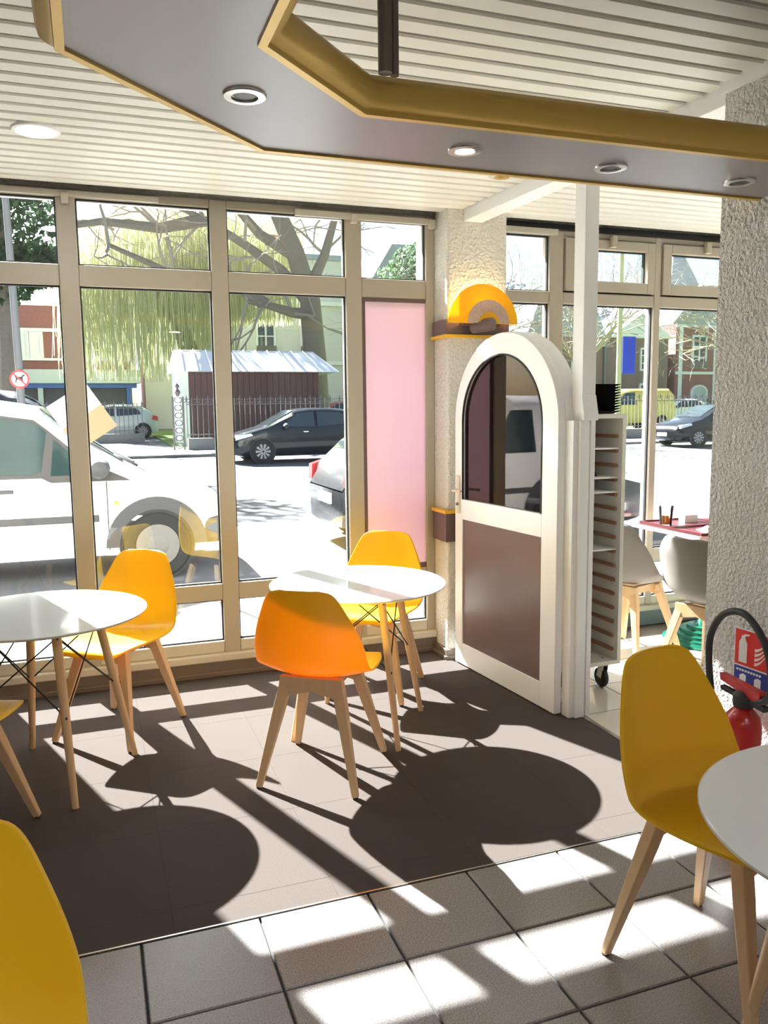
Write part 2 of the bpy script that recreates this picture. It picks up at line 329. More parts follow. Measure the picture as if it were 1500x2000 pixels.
for k in range(7):
    x0, x1 = XR[k][1], XR[k + 1][0]
    bx('head_rail', 'frame_taupe', win2, x0, x1, FY0 + .004, FY1, 2.565, 2.60, bevel=.004)
    bx('transom', 'frame_taupe', win2, x0, x1, FY0 + .004, FY1, 2.152, 2.225, bevel=.006)
    bx('mid_rail', 'frame_taupe', win2, x0, x1, FY0 + .004, FY1, .436, .530, bevel=.006)
    bx('bottom_rail', 'frame_cream', win2, x0, x1, FY0 + .004, FY1, .10, .197, bevel=.006)
    if k in (1, 2):
        s = MB(); i0, i1, j0, j1 = x0 + .075, x1 - .065, 2.30, 2.50
        s.box(x0 + .008, i0, FY0 - .012, FY0 + .05, 2.235, 2.558).box(i1, x1 - .008, FY0 - .012, FY0 + .05, 2.235, 2.558).box(i0, i1, FY0 - .012, FY0 + .05, 2.235, j0).box(i0, i1, FY0 - .012, FY0 + .05, j1, 2.558)
        s.build('sash', 'frame_taupe', win2, bevel=.004)
        bx('sash_gap', 'seal_black', win2, x0, x1, FY0 + .02, FY0 + .04, 2.225, 2.235)
        pane(win2, i0, i1, j0, j1)
        bx('rail_bracket', 'frame_taupe', win2, (x0 + x1) / 2 - .02, (x0 + x1) / 2 + .02, FY0 - .05, FY0 - .012, 2.51, 2.585, bevel=.006)
    else: pane(win2, x0, x1, 2.225, 2.565)
    pane(win2, x0, x1, .197, .436); pane(win2, x0, x1, .530, 2.152)
bx('dark_gap_strip', 'seal_black', win2, 2.355, 7.5, WY - .02, WY + .09, 2.60, CZ + .002)  # black strip stands in for the shaded gap between frames and ceiling
bx('pelmet', 'frame_cream', win2, 2.36, 2.80, WY - .03, WY, 2.565, 2.598)
bx('window_sill', 'frame_cream', win2, 2.355, 7.5, WY - .03, WY + .10, .10, .135, bevel=.008)
# ---- door frame and arched door
N_ARC = 28
def arch_line(x0, x1, zb, spring, rise):
    cx, rx = (x0 + x1) / 2, (x1 - x0) / 2
    return [(x0, zb)] + [(cx - rx * math.cos(math.pi * i / N_ARC), spring + rise * math.sin(math.pi * i / N_ARC)) for i in range(N_ARC + 1)] + [(x1, zb)]
yz = lambda a, b, d: (d, a, b)
df = empty('trim_6', PL, PRZ); tag(df, 'white door frame with a free standing arched head', kind='structure')
jm = MB().box(-.030, .062, -1.105, -1.045, 0, 1.44).box(.062, .088, -1.115, -1.035, 0, 1.44).box(-.002, .05, -1.12, -1.105, 0, 1.44)
jm.build('jamb', 'white_paint', df, bevel=.003)
MB().box(0, .088, -.06, -.001, 0, 1.44).build('jamb', 'white_paint', df, bevel=.003)
MB().strip(arch_line(-1.05, -.001, 1.42, 1.4201, .475)[1:-1], arch_line(-.985, -.06, 1.42, 1.4201, .405)[1:-1], -.034, .052, yz).build('arch_head', 'white_paint', df, smooth=True, angle=50)
DW = .967
door = empty('door_1', (2.07, 3.31, 0), math.atan2(.085, .964)); tag(door, 'white arched door with tinted glass above a brown panel', kind='structure')
T0, T1 = -.004, .038      # leaf thickness along local x
o_l = arch_line(0, DW, .008, 1.43, .458); i_l = arch_line(.125, DW - .082, .008, 1.43, .350)
MB().strip(o_l, i_l, T0, T1, yz).box(T0, T1, .125, DW - .082, .008, .135).box(T0, T1, .125, DW - .082, .868, .985).build('leaf_frame', 'white_paint', door, smooth=True, angle=35, bevel=.003)
gl = [(a, max(b, .985)) for a, b in arch_line(.12, DW - .077, .985, 1.43, .355)]
MB().prism(gl, .012, .018, yz).build('glass_pane', 'door_glass', door)
MB().strip([(a, max(b, .985)) for a, b in i_l], [(a + (.006 if a < DW / 2 else -.006), max(b, .985) - (.006 if b > 1.43 else 0)) for a, b in i_l], T0 - .004, T0 + .006, yz).build('glass_seal', 'seal_black', door)
MB().box(.004, .026, .12, DW - .077, .13, .872).build('lower_panel', 'brown_panel', door)
ha = MB().box(T0 - .008, T0, DW - .062, DW - .026, .90, 1.12).build('handle_plate', 'ivory', door, bevel=.003)
MB().tube([(T0 - .004, DW - .044, 1.035), (T0 - .045, DW - .044, 1.035), (T0 - .05, DW - .06, 1.036), (T0 - .05, DW - .15, 1.038)], .008, 8).build('lever', 'ivory', ha, smooth=True)
MB().lathe([(.009, 0), (.009, .008)], 12, (T0 - .016, DW - .044, .955), 'x').build('keyhole', 'pole_brown', ha)
for z in (.11, .62, 1.30):
    MB().tube([(.046, -.012, z - .035), (.046, -.012, z + .035)], .008, 8).box(.038, .054, -.016, .0, z - .03, z + .03).build('hinge', 'white_paint', door, smooth=True)
# ================================================================== CANOPY
RZ0 = 2.20
outer = [(-.013, -1.2), (-.013, 1.773), (.478, 2.258), (2.19, 2.263)]
inner = [(.345, -1.2), (.348, 1.635), (.650, 1.925), (2.20, 1.905)]
canopy = empty('ceiling_canopy', (0, 0, RZ0)); tag(canopy, 'grey lowered ceiling canopy with gold rounded edges hanging on a pole', 'canopy')
pv = [(x, y, 0) for x, y in outer] + [(x, y, 0) for x, y in inner] + [(x, y, .05) for x, y in outer] + [(x, y, .05) for x, y in inner]
pf = []
for i in range(3):
    pf += [(i, i + 1, 4 + i + 1, 4 + i), (8 + i, 12 + i, 12 + i + 1, 8 + i + 1), (i, 8 + i, 8 + i + 1, i + 1), (4 + i, 4 + i + 1, 12 + i + 1, 12 + i)]
MB().add(pv, pf).build('soffit_panel', 'raft_grey', canopy)
def moulding(line, side, name):
    """profile swept along a polyline with mitred corners; side=+1 bulges to the left of travel"""
    prof = [(-.006, -.006), (.012, -.006), (.014, .004), (.026, .008), (.040, .022), (.046, .042), (.042, .062), (.028, .078), (.010, .086), (-.006, .088)]
    P2 = [Vector(p) for p in line]; m = MB(); n = len(prof)
    for i, p in enumerate(P2):
        d0 = (P2[i] - P2[i - 1]).normalized() if i else (P2[1] - P2[0]).normalized()
        d1 = (P2[i + 1] - P2[i]).normalized() if i < len(P2) - 1 else d0
        n0 = Vector((-d0.y, d0.x)) * side; n1 = Vector((-d1.y, d1.x)) * side
        nn = (n0 + n1).normalized(); k = 1 / max(.3, nn.dot(n0))
        for a, z in prof: m.v.append((p.x + nn.x * a * k, p.y + nn.y * a * k, z))
    for i in range(len(P2) - 1):
        for j in range(n): m.f.append((i * n + j, i * n + (j + 1) % n, (i + 1) * n + (j + 1) % n, (i + 1) * n + j))
    m.f.append(tuple(range(n))); m.f.append(tuple((len(P2) - 1) * n + j for j in range(n)))
    return m.build(name, 'gold', canopy, smooth=True, angle=50)
moulding(outer, 1, 'outer_moulding'); moulding(inner, -1, 'inner_moulding')
MB().tube([(.676, 1.835, .06), (.676, 1.835, CZ - RZ0 + .01)], .0165, 16).tube([(.701, 1.842, .06), (.701, 1.842, CZ - RZ0 + .01)], .0105, 12).build('support_pole', 'pole_brown', canopy, smooth=True)
def spot(x, y, z, lit, label, r=.049, mring='steel'):
    s = empty('recessed_spotlight', (x, y, z)); tag(s, label, 'spotlight', 'recessed spotlights of the canopy')
    MB().lathe([(r * .60, -.001), (r * .62, -.007), (r * .95, -.006), (r, -.001), (r, .004), (r * .6, .004)], 28).build('ring', mring, s, smooth=True)
    MB().lathe([(r * .58, .002), (r * .5, -.003), (r * .2, -.004), (.0005, -.004)], 24).build('bulb', 'spot_on' if lit else 'dark_hole', s, smooth=True)
    return s
spot(.364, 1.897, RZ0, False, 'unlit steel spotlight on the canopy where it turns the corner')
spot(1.0, 2.095, RZ0, True, 'lit steel spotlight recessed in the grey canopy')
spot(1.48, 2.110, RZ0, False, 'unlit steel spotlight in the canopy between the lit one and the plaster wall')
spot(1.962, 2.115, RZ0, False, 'unlit steel spotlight at the canopy end by the plaster wall')
gs = spot(1.965, 3.70, CZ, False, 'brass grille spotlight in the slatted ceiling beside the white beam', .062, 'frame_cream'); gs['group'] = 'ceiling lights'
gm = MB()
for i in range(5):
    for j in range(5):
        if (i - 2) ** 2 + (j - 2) ** 2 < 6: gm.lathe([(.006, -.006), (.002, -.009)], 6, ((i - 2) * .014, (j - 2) * .014, 0))
gm.build('grille', 'gold', gs)
def downlight(x, y, label, power):
    s = empty('ceiling_downlight', (x, y, CZ)); tag(s, label, 'ceiling light', 'round ceiling downlights')
    MB().lathe([(.074, -.004), (.078, -.010), (.090, -.008), (.094, -.001), (.094, .01), (.074, .01)], 32).build('rim', 'white_paint', s, smooth=True)
    MB().lathe([(.075, -.006), (.0005, -.007)], 32).build('diffuser', 'lamp_on', s)
    l = bpy.data.lights.new('downlight_lamp', 'AREA'); l.shape = 'DISK'; l.size = .15; l.energy = power; l.color = (1, .985, .97)
    lo = bpy.data.objects.new('downlight_lamp', l); col.objects.link(lo); lo.parent = s; lo.location = (0, 0, -.012)
downlight(-.14, 3.683, 'lit round white downlight in the slatted ceiling near the windows', 8)
for x in (-2.2, -.2, 1.2):  # unseen fill lights added behind the camera to brighten the room
    for y in (-.9, -2.8): downlight(x, y, 'added unseen fill downlight in the slatted ceiling at the back of the room', 18)
downlight(3.6, 1.6, 'added unseen fill downlight in the ceiling of the next room', 8)  # another unseen fill light, added out of view
# ================================================================== FURNITURE
def catmull(P, n):
    out = []
    for i in range(n):
        t = i / (n - 1) * (len(P) - 1); k = min(int(t), len(P) - 2); u = t - k
        p0, p1, p2, p3 = P[max(k - 1, 0)], P[k], P[k + 1], P[min(k + 2, len(P) - 1)]
        out.append([.5 * (2 * b + (c - a) * u + (2 * a - 5 * b + 4 * c - d) * u * u + (3 * b - 3 * c + d - a) * u ** 3) for a, b, c, d in zip(p0, p1, p2, p3)])
    return out
#        y      z     halfwidth cup
SHELL = [(.232, .418, .120, .000), (.222, .436, .165, .002), (.185, .450, .200, .006), (.10, .449, .228, .014), (0, .440, .238, .024), (-.09, .438, .240, .036), (-.155, .458, .238, .050),
         (-.195, .505, .235, .058), (-.218, .575, .228, .056), (-.235, .65, .206, .046), (-.252, .73, .172, .034), (-.264, .785, .144, .026), (-.270, .812, .116, .020), (-.272, .824, .075, .014)]
BUCKET = [(.235, .425, .130, .0), (.225, .442, .18, .01), (.18, .452, .22, .03), (.09, .448, .245, .045), (0, .442, .255, .06), (-.09, .444, .258, .08), (-.16, .470, .255, .095),
          (-.20, .52, .25, .10), (-.225, .59, .24, .09), (-.245, .66, .225, .075), (-.262, .73, .20, .055), (-.275, .785, .17, .06), (-.28, .812, .135, .045), (-.282, .822, .09, .035)]
def shell_mesh(P, matname, nv=40, nu=17):
    C = catmull(P, nv); m = MB()
    for i, (y, z, hw, cup) in enumerate(C):
        a, b = C[max(i - 1, 0)], C[min(i + 1, nv - 1)]
        ty, tz = b[0] - a[0], b[1] - a[1]; L = math.hypot(ty, tz) or 1
        ny, nz = tz / L, -ty / L            # inward normal (up over the seat, forward on the back)
        if nz < 0 and ny < 0: ny, nz = -ny, -nz
        for j in range(nu):
            u = -1 + 2 * j / (nu - 1); c = cup * abs(u) ** 2.2
            m.v.append((hw * u, y + ny * c, z + nz * c))
    for i in range(nv - 1):
        for j in range(nu - 1): m.f.append((i * nu + j, i * nu + j + 1, (i + 1) * nu + j + 1, (i + 1) * nu + j))
    return m
def make_chair(name, P, shellmat, wood='beech', label='', cat='chair', group=None):
    c = empty(name); tag(c, label, cat, group)
    o = shell_mesh(P, shellmat).build('seat_shell', shellmat, c, smooth=True, angle=80)
    s = o.modifiers.new('thick', 'SOLIDIFY'); s.thickness = .009; s.offset = -1
    s2 = o.modifiers.new('soft', 'BEVEL'); s2.width = .003; s2.segments = 2; s2.limit_method = 'ANGLE'
    for sx in (-1, 1):
        for sy in (-1, 1):
            top = Vector((sx * .105, sy * .115 - .01, .436)); foot = Vector((sx * .202, sy * .222, .004)); mid = top.lerp(foot, .25)
            MB().tube([top, mid, foot], [1.0, 1.0, .58], sq=(.046, .036)).build('leg', wood, c, bevel=.004)
            MB().lathe([(.011, 0), (.011, .005)], 10, (foot.x, foot.y, 0)).build('foot_pad', 'rubber', c)
    for sy in (-1, 1):
        y = sy * .125 - .01
        MB().prism([(-.13, .446), (.13, .446), (.138, .385), (.10, .365), (0, .388), (-.10, .365), (-.138, .385)], y - .016, y + .016).build('apron', wood, c, bevel=.003)
    for sx in (-1, 1): MB().box(sx * .085 - .014, sx * .085 + .014, -.12, .10, .395, .438).build('side_rail', wood, c, bevel=.003)
    for sx in (-.06, .06): MB().lathe([(.006, .375), (.006, .386)], 8, (sx, -.135, 0)).build('screw', 'wire_black', c)
    return c
def place(c, x, y, fx, fy, label=None):
    c.location = (x, y, 0); c.rotation_euler = (0, 0, math.atan2(-fx, fy))
    if label: c['label'] = label
    return c
GRP = 'yellow shell chairs'
c0 = make_chair('shell_chair', SHELL, 'yellow_shell', label='x', group=GRP)
place(c0, .855, 3.147, .169, .247, 'yellow shell chair turned with its back to us at the table by the pink blind')
place(copy_tree(c0), 1.386, 4.007, -.263, -.364, 'yellow shell chair in front of the pink blind, behind the round table')
place(copy_tree(c0), .068, 3.918, -.264, -.352, 'yellow shell chair between the white van and the round table in front of it')
place(copy_tree(c0), -.545, 3.05, .242, .435, 'mostly hidden yellow shell chair reaching its seat tip under the table by the van')
place(copy_tree(c0), 1.51, 1.57, .077, -.342, 'yellow shell chair on grey tiles beside the fire extinguisher')
place(copy_tree(c0), -.300, 1.195, -.08, -.99, 'shaded yellow shell chair on the grey tiles with no table beside it')
def make_table(x, y, rz, label):
    t = empty('round_table', (x, y, 0), rz); tag(t, label, 'table', 'round white tables')
    MB().lathe([(.0005, .682), (.385, .682), (.402, .688), (.41, .694), (.41, .698), (.407, .700), (.0005, .700)], 72).build('table_top', 'table_white', t, smooth=True, angle=30)
    MB().lathe([(.4065, .6885), (.4115, .693), (.4115, .6972), (.4085, .6985)], 72).build('edge_band', 'table_edge', t, smooth=True)
    L = []
    for sx, sy in ((-1, -1), (1, -1), (1, 1), (-1, 1)):
        a = Vector((sx * .150, sy * .150, .682)); b = Vector((sx * .247, sy * .247, 0)); L.append((a, b))
        lg = MB().tube([a, a.lerp(b, .5), b], [.019, .0175, .0125], 12).build('leg', 'beech', t, smooth=True)
        for k in (.06, .50):
            p = a.lerp(b, k); d = Vector((p.x, p.y, 0)).normalized()
            MB().lathe([(.0055, -.002), (.0055, .002)], 8, p + d * .0175, 'x' if abs(d.x) > abs(d.y) else 'y').build('bolt', 'wire_black', lg)
    for i in range(4):
        (a, b), (c, d) = L[i], L[(i + 1) % 4]
        MB().tube([a.lerp(b, .06), c.lerp(d, .50)], .0032, 6).build('brace_wire', 'wire_black', t, smooth=True)
        MB().tube([c.lerp(d, .06), a.lerp(b, .50)], .0032, 6).build('brace_wire', 'wire_black', t, smooth=True)
    return t
make_table(1.144, 3.549, R(55.9), 'round white table standing by the pink blind')
make_table(-.2235, 3.497, R(60.9), 'round white table in front of the white van')
make_table(1.463, 1.018, R(60), 'round white table on the grey tiles by the fire extinguisher')
# ---- pink blind
bl = empty('roller_blind', (1.722, WY + .03, .54)); tag(bl, 'pink roller blind with brown border in the narrow window bay', 'blind')
bx('blind_cloth', 'pink_blind', bl, -.180, .200, -.012, -.009, .02, 1.585)
bx('top_band', 'blind_brown', bl, -.205, .203, -.016, -.004, 1.585, 1.695); bx('side_band', 'blind_brown', bl, -.205, -.180, -.014, -.006, -.0, 1.585); bx('bottom_bar', 'blind_brown', bl, -.205, .203, -.016, -.004, -.012, .02)
# ---- diamond card hung outside the second mullion
CY = 6.6
cd = empty('diamond_sign', (-.050, CY, gz(CY))); tag(cd, 'square white and tan board turned on its corner on a thin post outside', 'sign')
MB().tube([(0, .012, 0), (0, .012, 1.72)], .014, 8).build('post', 'pole_grey', cd, smooth=True)
a_ = R(33); q = .262; CZ0 = 1.575
def rot2(u, v): return (u * math.cos(a_) - v * math.sin(a_), CZ0 + u * math.sin(a_) + v * math.cos(a_))
MB().prism([rot2(-q / 2 * 1.3, 0), rot2(q / 2 * 1.3, 0), rot2(q / 2 * 1.3, q * .75), rot2(-q / 2 * 1.3, q * .75)], 0, .004).build('white_half', 'card_white', cd)
MB().prism([rot2(-q / 2 * 1.3, -q * .75), rot2(q / 2 * 1.3, -q * .75), rot2(q / 2 * 1.3, 0), rot2(-q / 2 * 1.3, 0)], 0, .004).build('tan_half', 'card_tan', cd)
# ---- pillar bands and wall lamp
def band(z0, z1, zs0, zs1, label):
    b = empty('pillar_band', (1.975, 4.36, z0)); tag(b, label, 'wall trim', 'brown bands around the pillar')
    MB().box(-.025, .385, -.025, -.0005, 0, z1 - z0).box(-.025, -.0005, -.0005, .17, 0, z1 - z0).build('band', 'brown_band', b, bevel=.002)
    MB().box(-.035, .385, -.035, -.0005, zs0 - z0, zs1 - z0).box(-.035, -.0005, -.0005, .17, zs0 - z0, zs1 - z0).build('yellow_strip', 'yellow_paint', b, bevel=.002)
band(.715, .885, .885, .905, 'brown band with yellow top strip around the lower pillar')
band(1.925, 2.01, 1.908, 1.925, 'brown band with yellow bottom strip around the pillar under the wall lamp')
wl_ = empty('wall_lamp', (2.160, 4.335, 1.985)); tag(wl_, 'half round yellow wall lamp with stone patterned centre on the pillar', 'wall lamp')
def half(r0, r1, n=28): return [(r1 * math.cos(math.pi * i / n), r1 * math.sin(math.pi * i / n)) for i in range(n + 1)], [(r0 * math.cos(math.pi * i / n), r0 * math.sin(math.pi * i / n)) for i in range(n + 1)]
o_, i_ = half(.001, .222); MB().strip(o_, i_, -.060, -.052).build('yellow_shade', 'yellow_lamp', wl_)
o_, i_ = half(.05, .132); MB().strip([(a + .022, b) for a, b in o_], [(a + .022, b) for a, b in i_], -.085, -.078).build('stone_shade', 'lamp_stone', wl_)
o_, i_ = half(.03, .062); MB().strip([(a + .022, b) for a, b in o_], [(a + .022, b) for a, b in i_], -.095, -.088).build('inner_shade', 'yellow_lamp', wl_)
MB().tube([(-.045, -.02, -.018), (.022, -.135, -.010)], .037, 20).build('holder', 'brown_band', wl_, smooth=True)
MB().box(-.12, .12, -.05, 0, -.01, .006).build('back_mount', 'brown_band', wl_)
pl = bpy.data.lights.new('wall_lamp_bulb', 'POINT'); pl.energy = 5; pl.color = (1, .85, .55); pl.shadow_soft_size = .03
plo = bpy.data.objects.new('wall_lamp_bulb', pl); col.objects.link(plo); plo.parent = wl_; plo.location = (.0, -.035, .09)
# ---- tray rack
rk = empty('tray_rack', (2.222, 3.50, 0), R(1)); tag(rk, 'tall white tray rack with wooden runners on castors', 'rack')
RW, RD, Z0, Z1 = .37, .60, .145, 1.465
bx('side_panel', 'rack_white', rk, RW - .022, RW, 0, RD, Z0, Z1); bx('side_panel', 'rack_white', rk, 0, .022, 0, RD, Z0, Z1)
bx('top_panel', 'rack_white', rk, .022, RW - .022, 0, RD, Z1 - .022, Z1); bx('back_panel', 'rack_white', rk, .022, RW - .022, RD - .012, RD, Z0, Z1 - .022)
bp_ = bx('bottom_panel', 'rack_white', rk, .022, RW - .022, 0, RD - .012, Z0, Z0 + .022)
for i in range(3):
    for j in range(3): MB().lathe([(.008, Z0 + .0222), (.008, Z0 + .0228)], 8, (.10 + .1 * i, .06 + .11 * j, 0)).build('hole', 'dark_hole', bp_)
nr = 16; zr = [Z1 - .115 - i * .0755 for i in range(nr)]
for z in zr:
    bx('runner', 'runner_wood', rk, RW - .040, RW - .022, .03, RD - .04, z - .009, z + .009, bevel=.004); bx('runner', 'runner_wood', rk, .022, .04, .03, RD - .04, z - .009, z + .009, bevel=.004)
for cx, cy in ((.05, .06), (RW - .06, .06), (.05, RD - .06), (RW - .06, RD - .06)):
    cs = MB().tube([(cx - .016, cy + .02, .055), (cx - .016, cy, Z0 - .002)], 1, sq=(.004, .04)).tube([(cx + .016, cy + .02, .055), (cx + .016, cy, Z0 - .002)], 1, sq=(.004, .04)).box(cx - .03, cx + .03, cy - .03, cy + .03, Z0 - .008, Z0).build('castor', 'steel', rk)
    MB().lathe([(.02, -.011), (.05, -.011), (.054, -.006), (.054, .006), (.05, .011), (.02, .011)], 24, (cx, cy + .02, .0545), 'x').build('wheel', 'rubber', cs, smooth=True)
for k, (i, d) in enumerate(((1, .42), (3, .36), (4, .34), (8, .30))):
    t = bx('serving_tray', 'paper_white', None, .024, RW - .024, 0, d, 0, .008)
    t.location = rk.matrix_basis @ Vector((0, .03, zr[i] + .0095)); t.rotation_euler = (0, 0, R(2)); t.location = (2.222, 3.53, zr[i] + .0095); t.rotation_euler = (0, 0, R(1))
    tag(t, ['white tray on the second runner from the rack top', 'white tray on the fourth runner from the rack top', 'white tray on the fifth runner from the rack top', 'lowest white tray in the rack'][k], 'tray', 'white trays in the rack')
fd = MB().tube([(0, 0, .012), (.06, .01, .016), (.12, 0, .012)], [.014, .02, .012], 8).build('cutlery_bundle', 'shed_brown'); fd.location = (2.36, 3.60, zr[3] + .016); tag(fd, 'small dark bundle lying on a tray in the rack', 'cutlery')
for i in range(11):
    dx = random.uniform(-.004, .004)
    m_ = MB().add([(.03, .03, 0), (.29, .03, 0), (.29, .37, 0), (.03, .37, 0), (0, 0, .016), (.32, 0, .016), (.32, .40, .016), (0, .40, .016), (.008, .008, .016), (.312, .008, .016), (.312, .392, .016), (.008, .392, .016), (.034, .034, .004), (.286, .034, .004), (.286, .366, .004), (.034, .366, .004)],
                  [(0, 3, 2, 1), (0, 1, 5, 4), (1, 2, 6, 5), (2, 3, 7, 6), (3, 0, 4, 7), (4, 5, 9, 8), (5, 6, 10, 9), (6, 7, 11, 10), (7, 4, 8, 11), (8, 9, 13, 12), (9, 10, 14, 13), (10, 11, 15, 14), (11, 8, 12, 15), (12, 13, 14, 15)])
    t = m_.build('food_tray', 'tray_black', None, loc=(2.262 + dx, 3.525, Z1 + .001 + i * .0135), rz=R(2))
    tag(t, 'black food tray in the stack on top of the rack', 'tray', 'black trays stacked on the rack')
# ---- next room: grey chairs and bistro table
g0 = make_chair('bucket_chair', BUCKET, 'grey_shell', label='x', group='grey bucket chairs')
place(g0, 3.06, 4.05, .90, .30, 'grey bucket chair next to the tray rack')
place(copy_tree(g0), 3.12, 3.42, .96, .22, 'grey bucket chair with its back to us in front of the bistro table')
bt = empty('bistro_table', (3.66, 4.08, 0)); tag(bt, 'bistro table with maroon top and green ringed pedestal', 'table')
MB().box(-.35, .35, -.32, .30, .725, .745).build('table_top', 'maroon', bt, bevel=.003); MB().strip([(-.358, -.328), (.358, -.328), (.358, .308), (-.358, .308)], [(-.35, -.32), (.35, -.32), (.35, .30), (-.35, .30)], .722, .7455, lambda a, b, d: (a, b, d), closed=True).build('edge_band', 'pink_edge', bt)
MB().tube([(0, 0, .05), (0, 0, .722)], .036, 20).build('pedestal', 'green_metal', bt, smooth=True)
MB().lathe([(.26, 0), (.262, .018), (.235, .03), (.23, .04), (.20, .045), (.195, .06), (.16, .064), (.155, .082), (.115, .086), (.11, .105), (.07, .11), (.045, .14), (.036, .16)], 40).build('ringed_base', 'green_metal', bt, smooth=True, angle=30)
def on_table(o, x, y): o.location = (3.66 + x, 4.08 + y, .746); return o
def tray(x, y, label):
    t = MB().box(-.20, .20, -.14, .14, 0, .006).strip([(-.21, -.15), (.21, -.15), (.21, .15), (-.21, .15)], [(-.20, -.14), (.20, -.14), (.20, .14), (-.20, .14)], 0, .016, lambda a, b, d: (a, b, d), closed=True).build('maroon_tray', 'maroon')
    on_table(t, x, y); tag(t, label, 'tray', 'maroon trays on the bistro table')
tray(-.13, -.17, 'maroon tray at the bistro table edge towards the grey chairs'); tray(-.10, .14, 'maroon tray with the drink on the window half of the bistro table')
def tumbler(x, y, fill, label):
    g = empty('tumbler'); on_table(g, x, y); g.location.z += .0065; g.scale = (1.35, 1.35, 1.3); tag(g, label, 'glass', 'glasses on the bistro table')
    MB().lathe([(.0005, .001), (.027, .001), (.034, .095), (.032, .095), (.0255, .006), (.0005, .006)], 20).build('glass_wall', 'drink_glass', g, smooth=True)
    if fill: MB().lathe([(.0005, .0065), (.0252, .0065), (.0285, .05), (.0005, .05)], 20).build('drink', 'beer', g, smooth=True)
tumbler(-.255, .10, True, 'tumbler with amber drink on the maroon tray'); tumbler(-.05, -.15, False, 'empty tumbler on the maroon tray')
cb = MB().box(-.05, .05, -.03, .03, 0, .05).build('snack_box', 'paper_white'); on_table(cb, -.03, .16); cb.location.z += .0065; tag(cb, 'small white snack box on the maroon tray', 'box')
nk = MB().add([(-.05, -.05, 0), (.05, -.05, 0), (.05, .05, 0), (-.05, .05, 0), (-.02, -.02, .02), (.03, -.01, .015), (.02, .03, .025), (-.03, .02, .012)], [(0, 3, 2, 1), (0, 1, 5, 4), (1, 2, 6, 5), (2, 3, 7, 6), (3, 0, 4, 7), (4, 5, 6, 7)]).build('crumpled_napkin', 'paper_white'); on_table(nk, -.16, -.17); nk.location.z += .0065; tag(nk, 'crumpled white napkin on the maroon tray', 'napkin')
# ---- fire extinguisher and its sign on the plaster wall
fe = empty('fire_extinguisher', (2.075, 2.115, 0)); tag(fe, 'red fire extinguisher with a long black hose loop by the plaster wall', 'fire extinguisher')
MB().lathe([(.056, .0), (.063, .01), (.063, .40), (.056, .435), (.04, .455), (.026, .468), (.026, .48)], 28).build('cylinder', 'ext_red', fe, smooth=True)
MB().lathe([(.034, .47), (.036, .51), (.02, .525)], 16).build('valve', 'rubber', fe, smooth=True)
MB().prism([(-.08, .50), (.10, .535), (.105, .56), (-.085, .545)], -.014, .014, lambda a, b, d: (d, a, b)).build('lever', 'ext_red', fe, bevel=.003)
MB().prism([(-.10, .48), (.10, .50), (.10, .515), (-.105, .50)], -.012, .012, lambda a, b, d: (d, a, b)).build('grip', 'rubber', fe, bevel=.003)
hp = catmull([(-.0, -.03, .49), (-.01, -.12, .54), (-.01, -.115, .66), (.0, -.06, .74), (.01, .03, .79), (.01, .12, .765), (.01, .178, .68), (.0, .172, .58), (-.01, .14, .45), (-.03, .09, .28), (-.05, .08, .16)], 44)
MB().tube(hp, .0125, 12).build('hose', 'rubber', fe, smooth=True)
MB().tube([(-.05, .085, .17), (-.05, .08, .05)], [.013, .022], 12).build('nozzle', 'rubber', fe, smooth=True)
MB().box(-.079, -.05, -.05, .05, .13, .30).build('label_plate', 'sign_white', fe)
sg = empty('fire_sign', PL, PRZ); sg.location = (2.192, 2.185, .60); tag(sg, 'red and blue fire extinguisher sign on the plaster wall', 'sign')
yzs = lambda a, b, d: (d, -a, b)       # a runs towards the viewer side, seen left to right from the room
MB().box(-.020, -.016, -.080, .080, -.105, .105).build('sign_board', 'sign_white', sg)
def on_sign(name, pts, m, d=-.0205): MB().prism(pts, d - .0006, d, yzs).build(name, m, sg)
on_sign('red_field', [(-.076, -.028), (.076, -.028), (.076, .101), (-.076, .101)], 'sign_red'); on_sign('blue_field', [(-.076, -.101), (.076, -.101), (.076, -.034), (-.076, -.034)], 'sign_blue')
on_sign('extinguisher_symbol', [(-.058, -.018), (-.022, -.018), (-.022, .055), (-.030, .068), (-.034, .082), (-.046, .082), (-.050, .068), (-.058, .055)], 'sign_white', -.0212)
on_sign('hose_symbol', [(-.034, .078), (-.014, .085), (-.014, .091), (-.038, .086)], 'sign_white', -.0212)
for k in range(4):
    b0 = -.018 + k * .017; pts = []
    for i in range(8): t = i / 7; pts.append((.012 + .052 * t, b0 + .012 * t + .042 * t * t * (1 - .08 * k)))
    for i in reversed(range(8)): t = i / 7; pts.append((.012 + .052 * t, b0 + .012 * t + .042 * t * t * (1 - .08 * k) + .009 * (1 - t) + .003))
    on_sign('flame_symbol', pts, 'sign_white', -.0212)
for k in range(9): on_sign('print_mark', [(-.066 + k * .0125, -.050 - .0004 * k), (-.057 + k * .0125, -.050), (-.057 + k * .0125, -.043), (-.066 + k * .0125, -.043)], 'sign_white', -.0212)
for a0 in (-.05, .015): on_sign('pictogram', [(a0, -.094), (a0 + .028, -.094), (a0 + .028, -.062), (a0 + .014, -.058), (a0, -.066)], 'sign_white', -.0212)
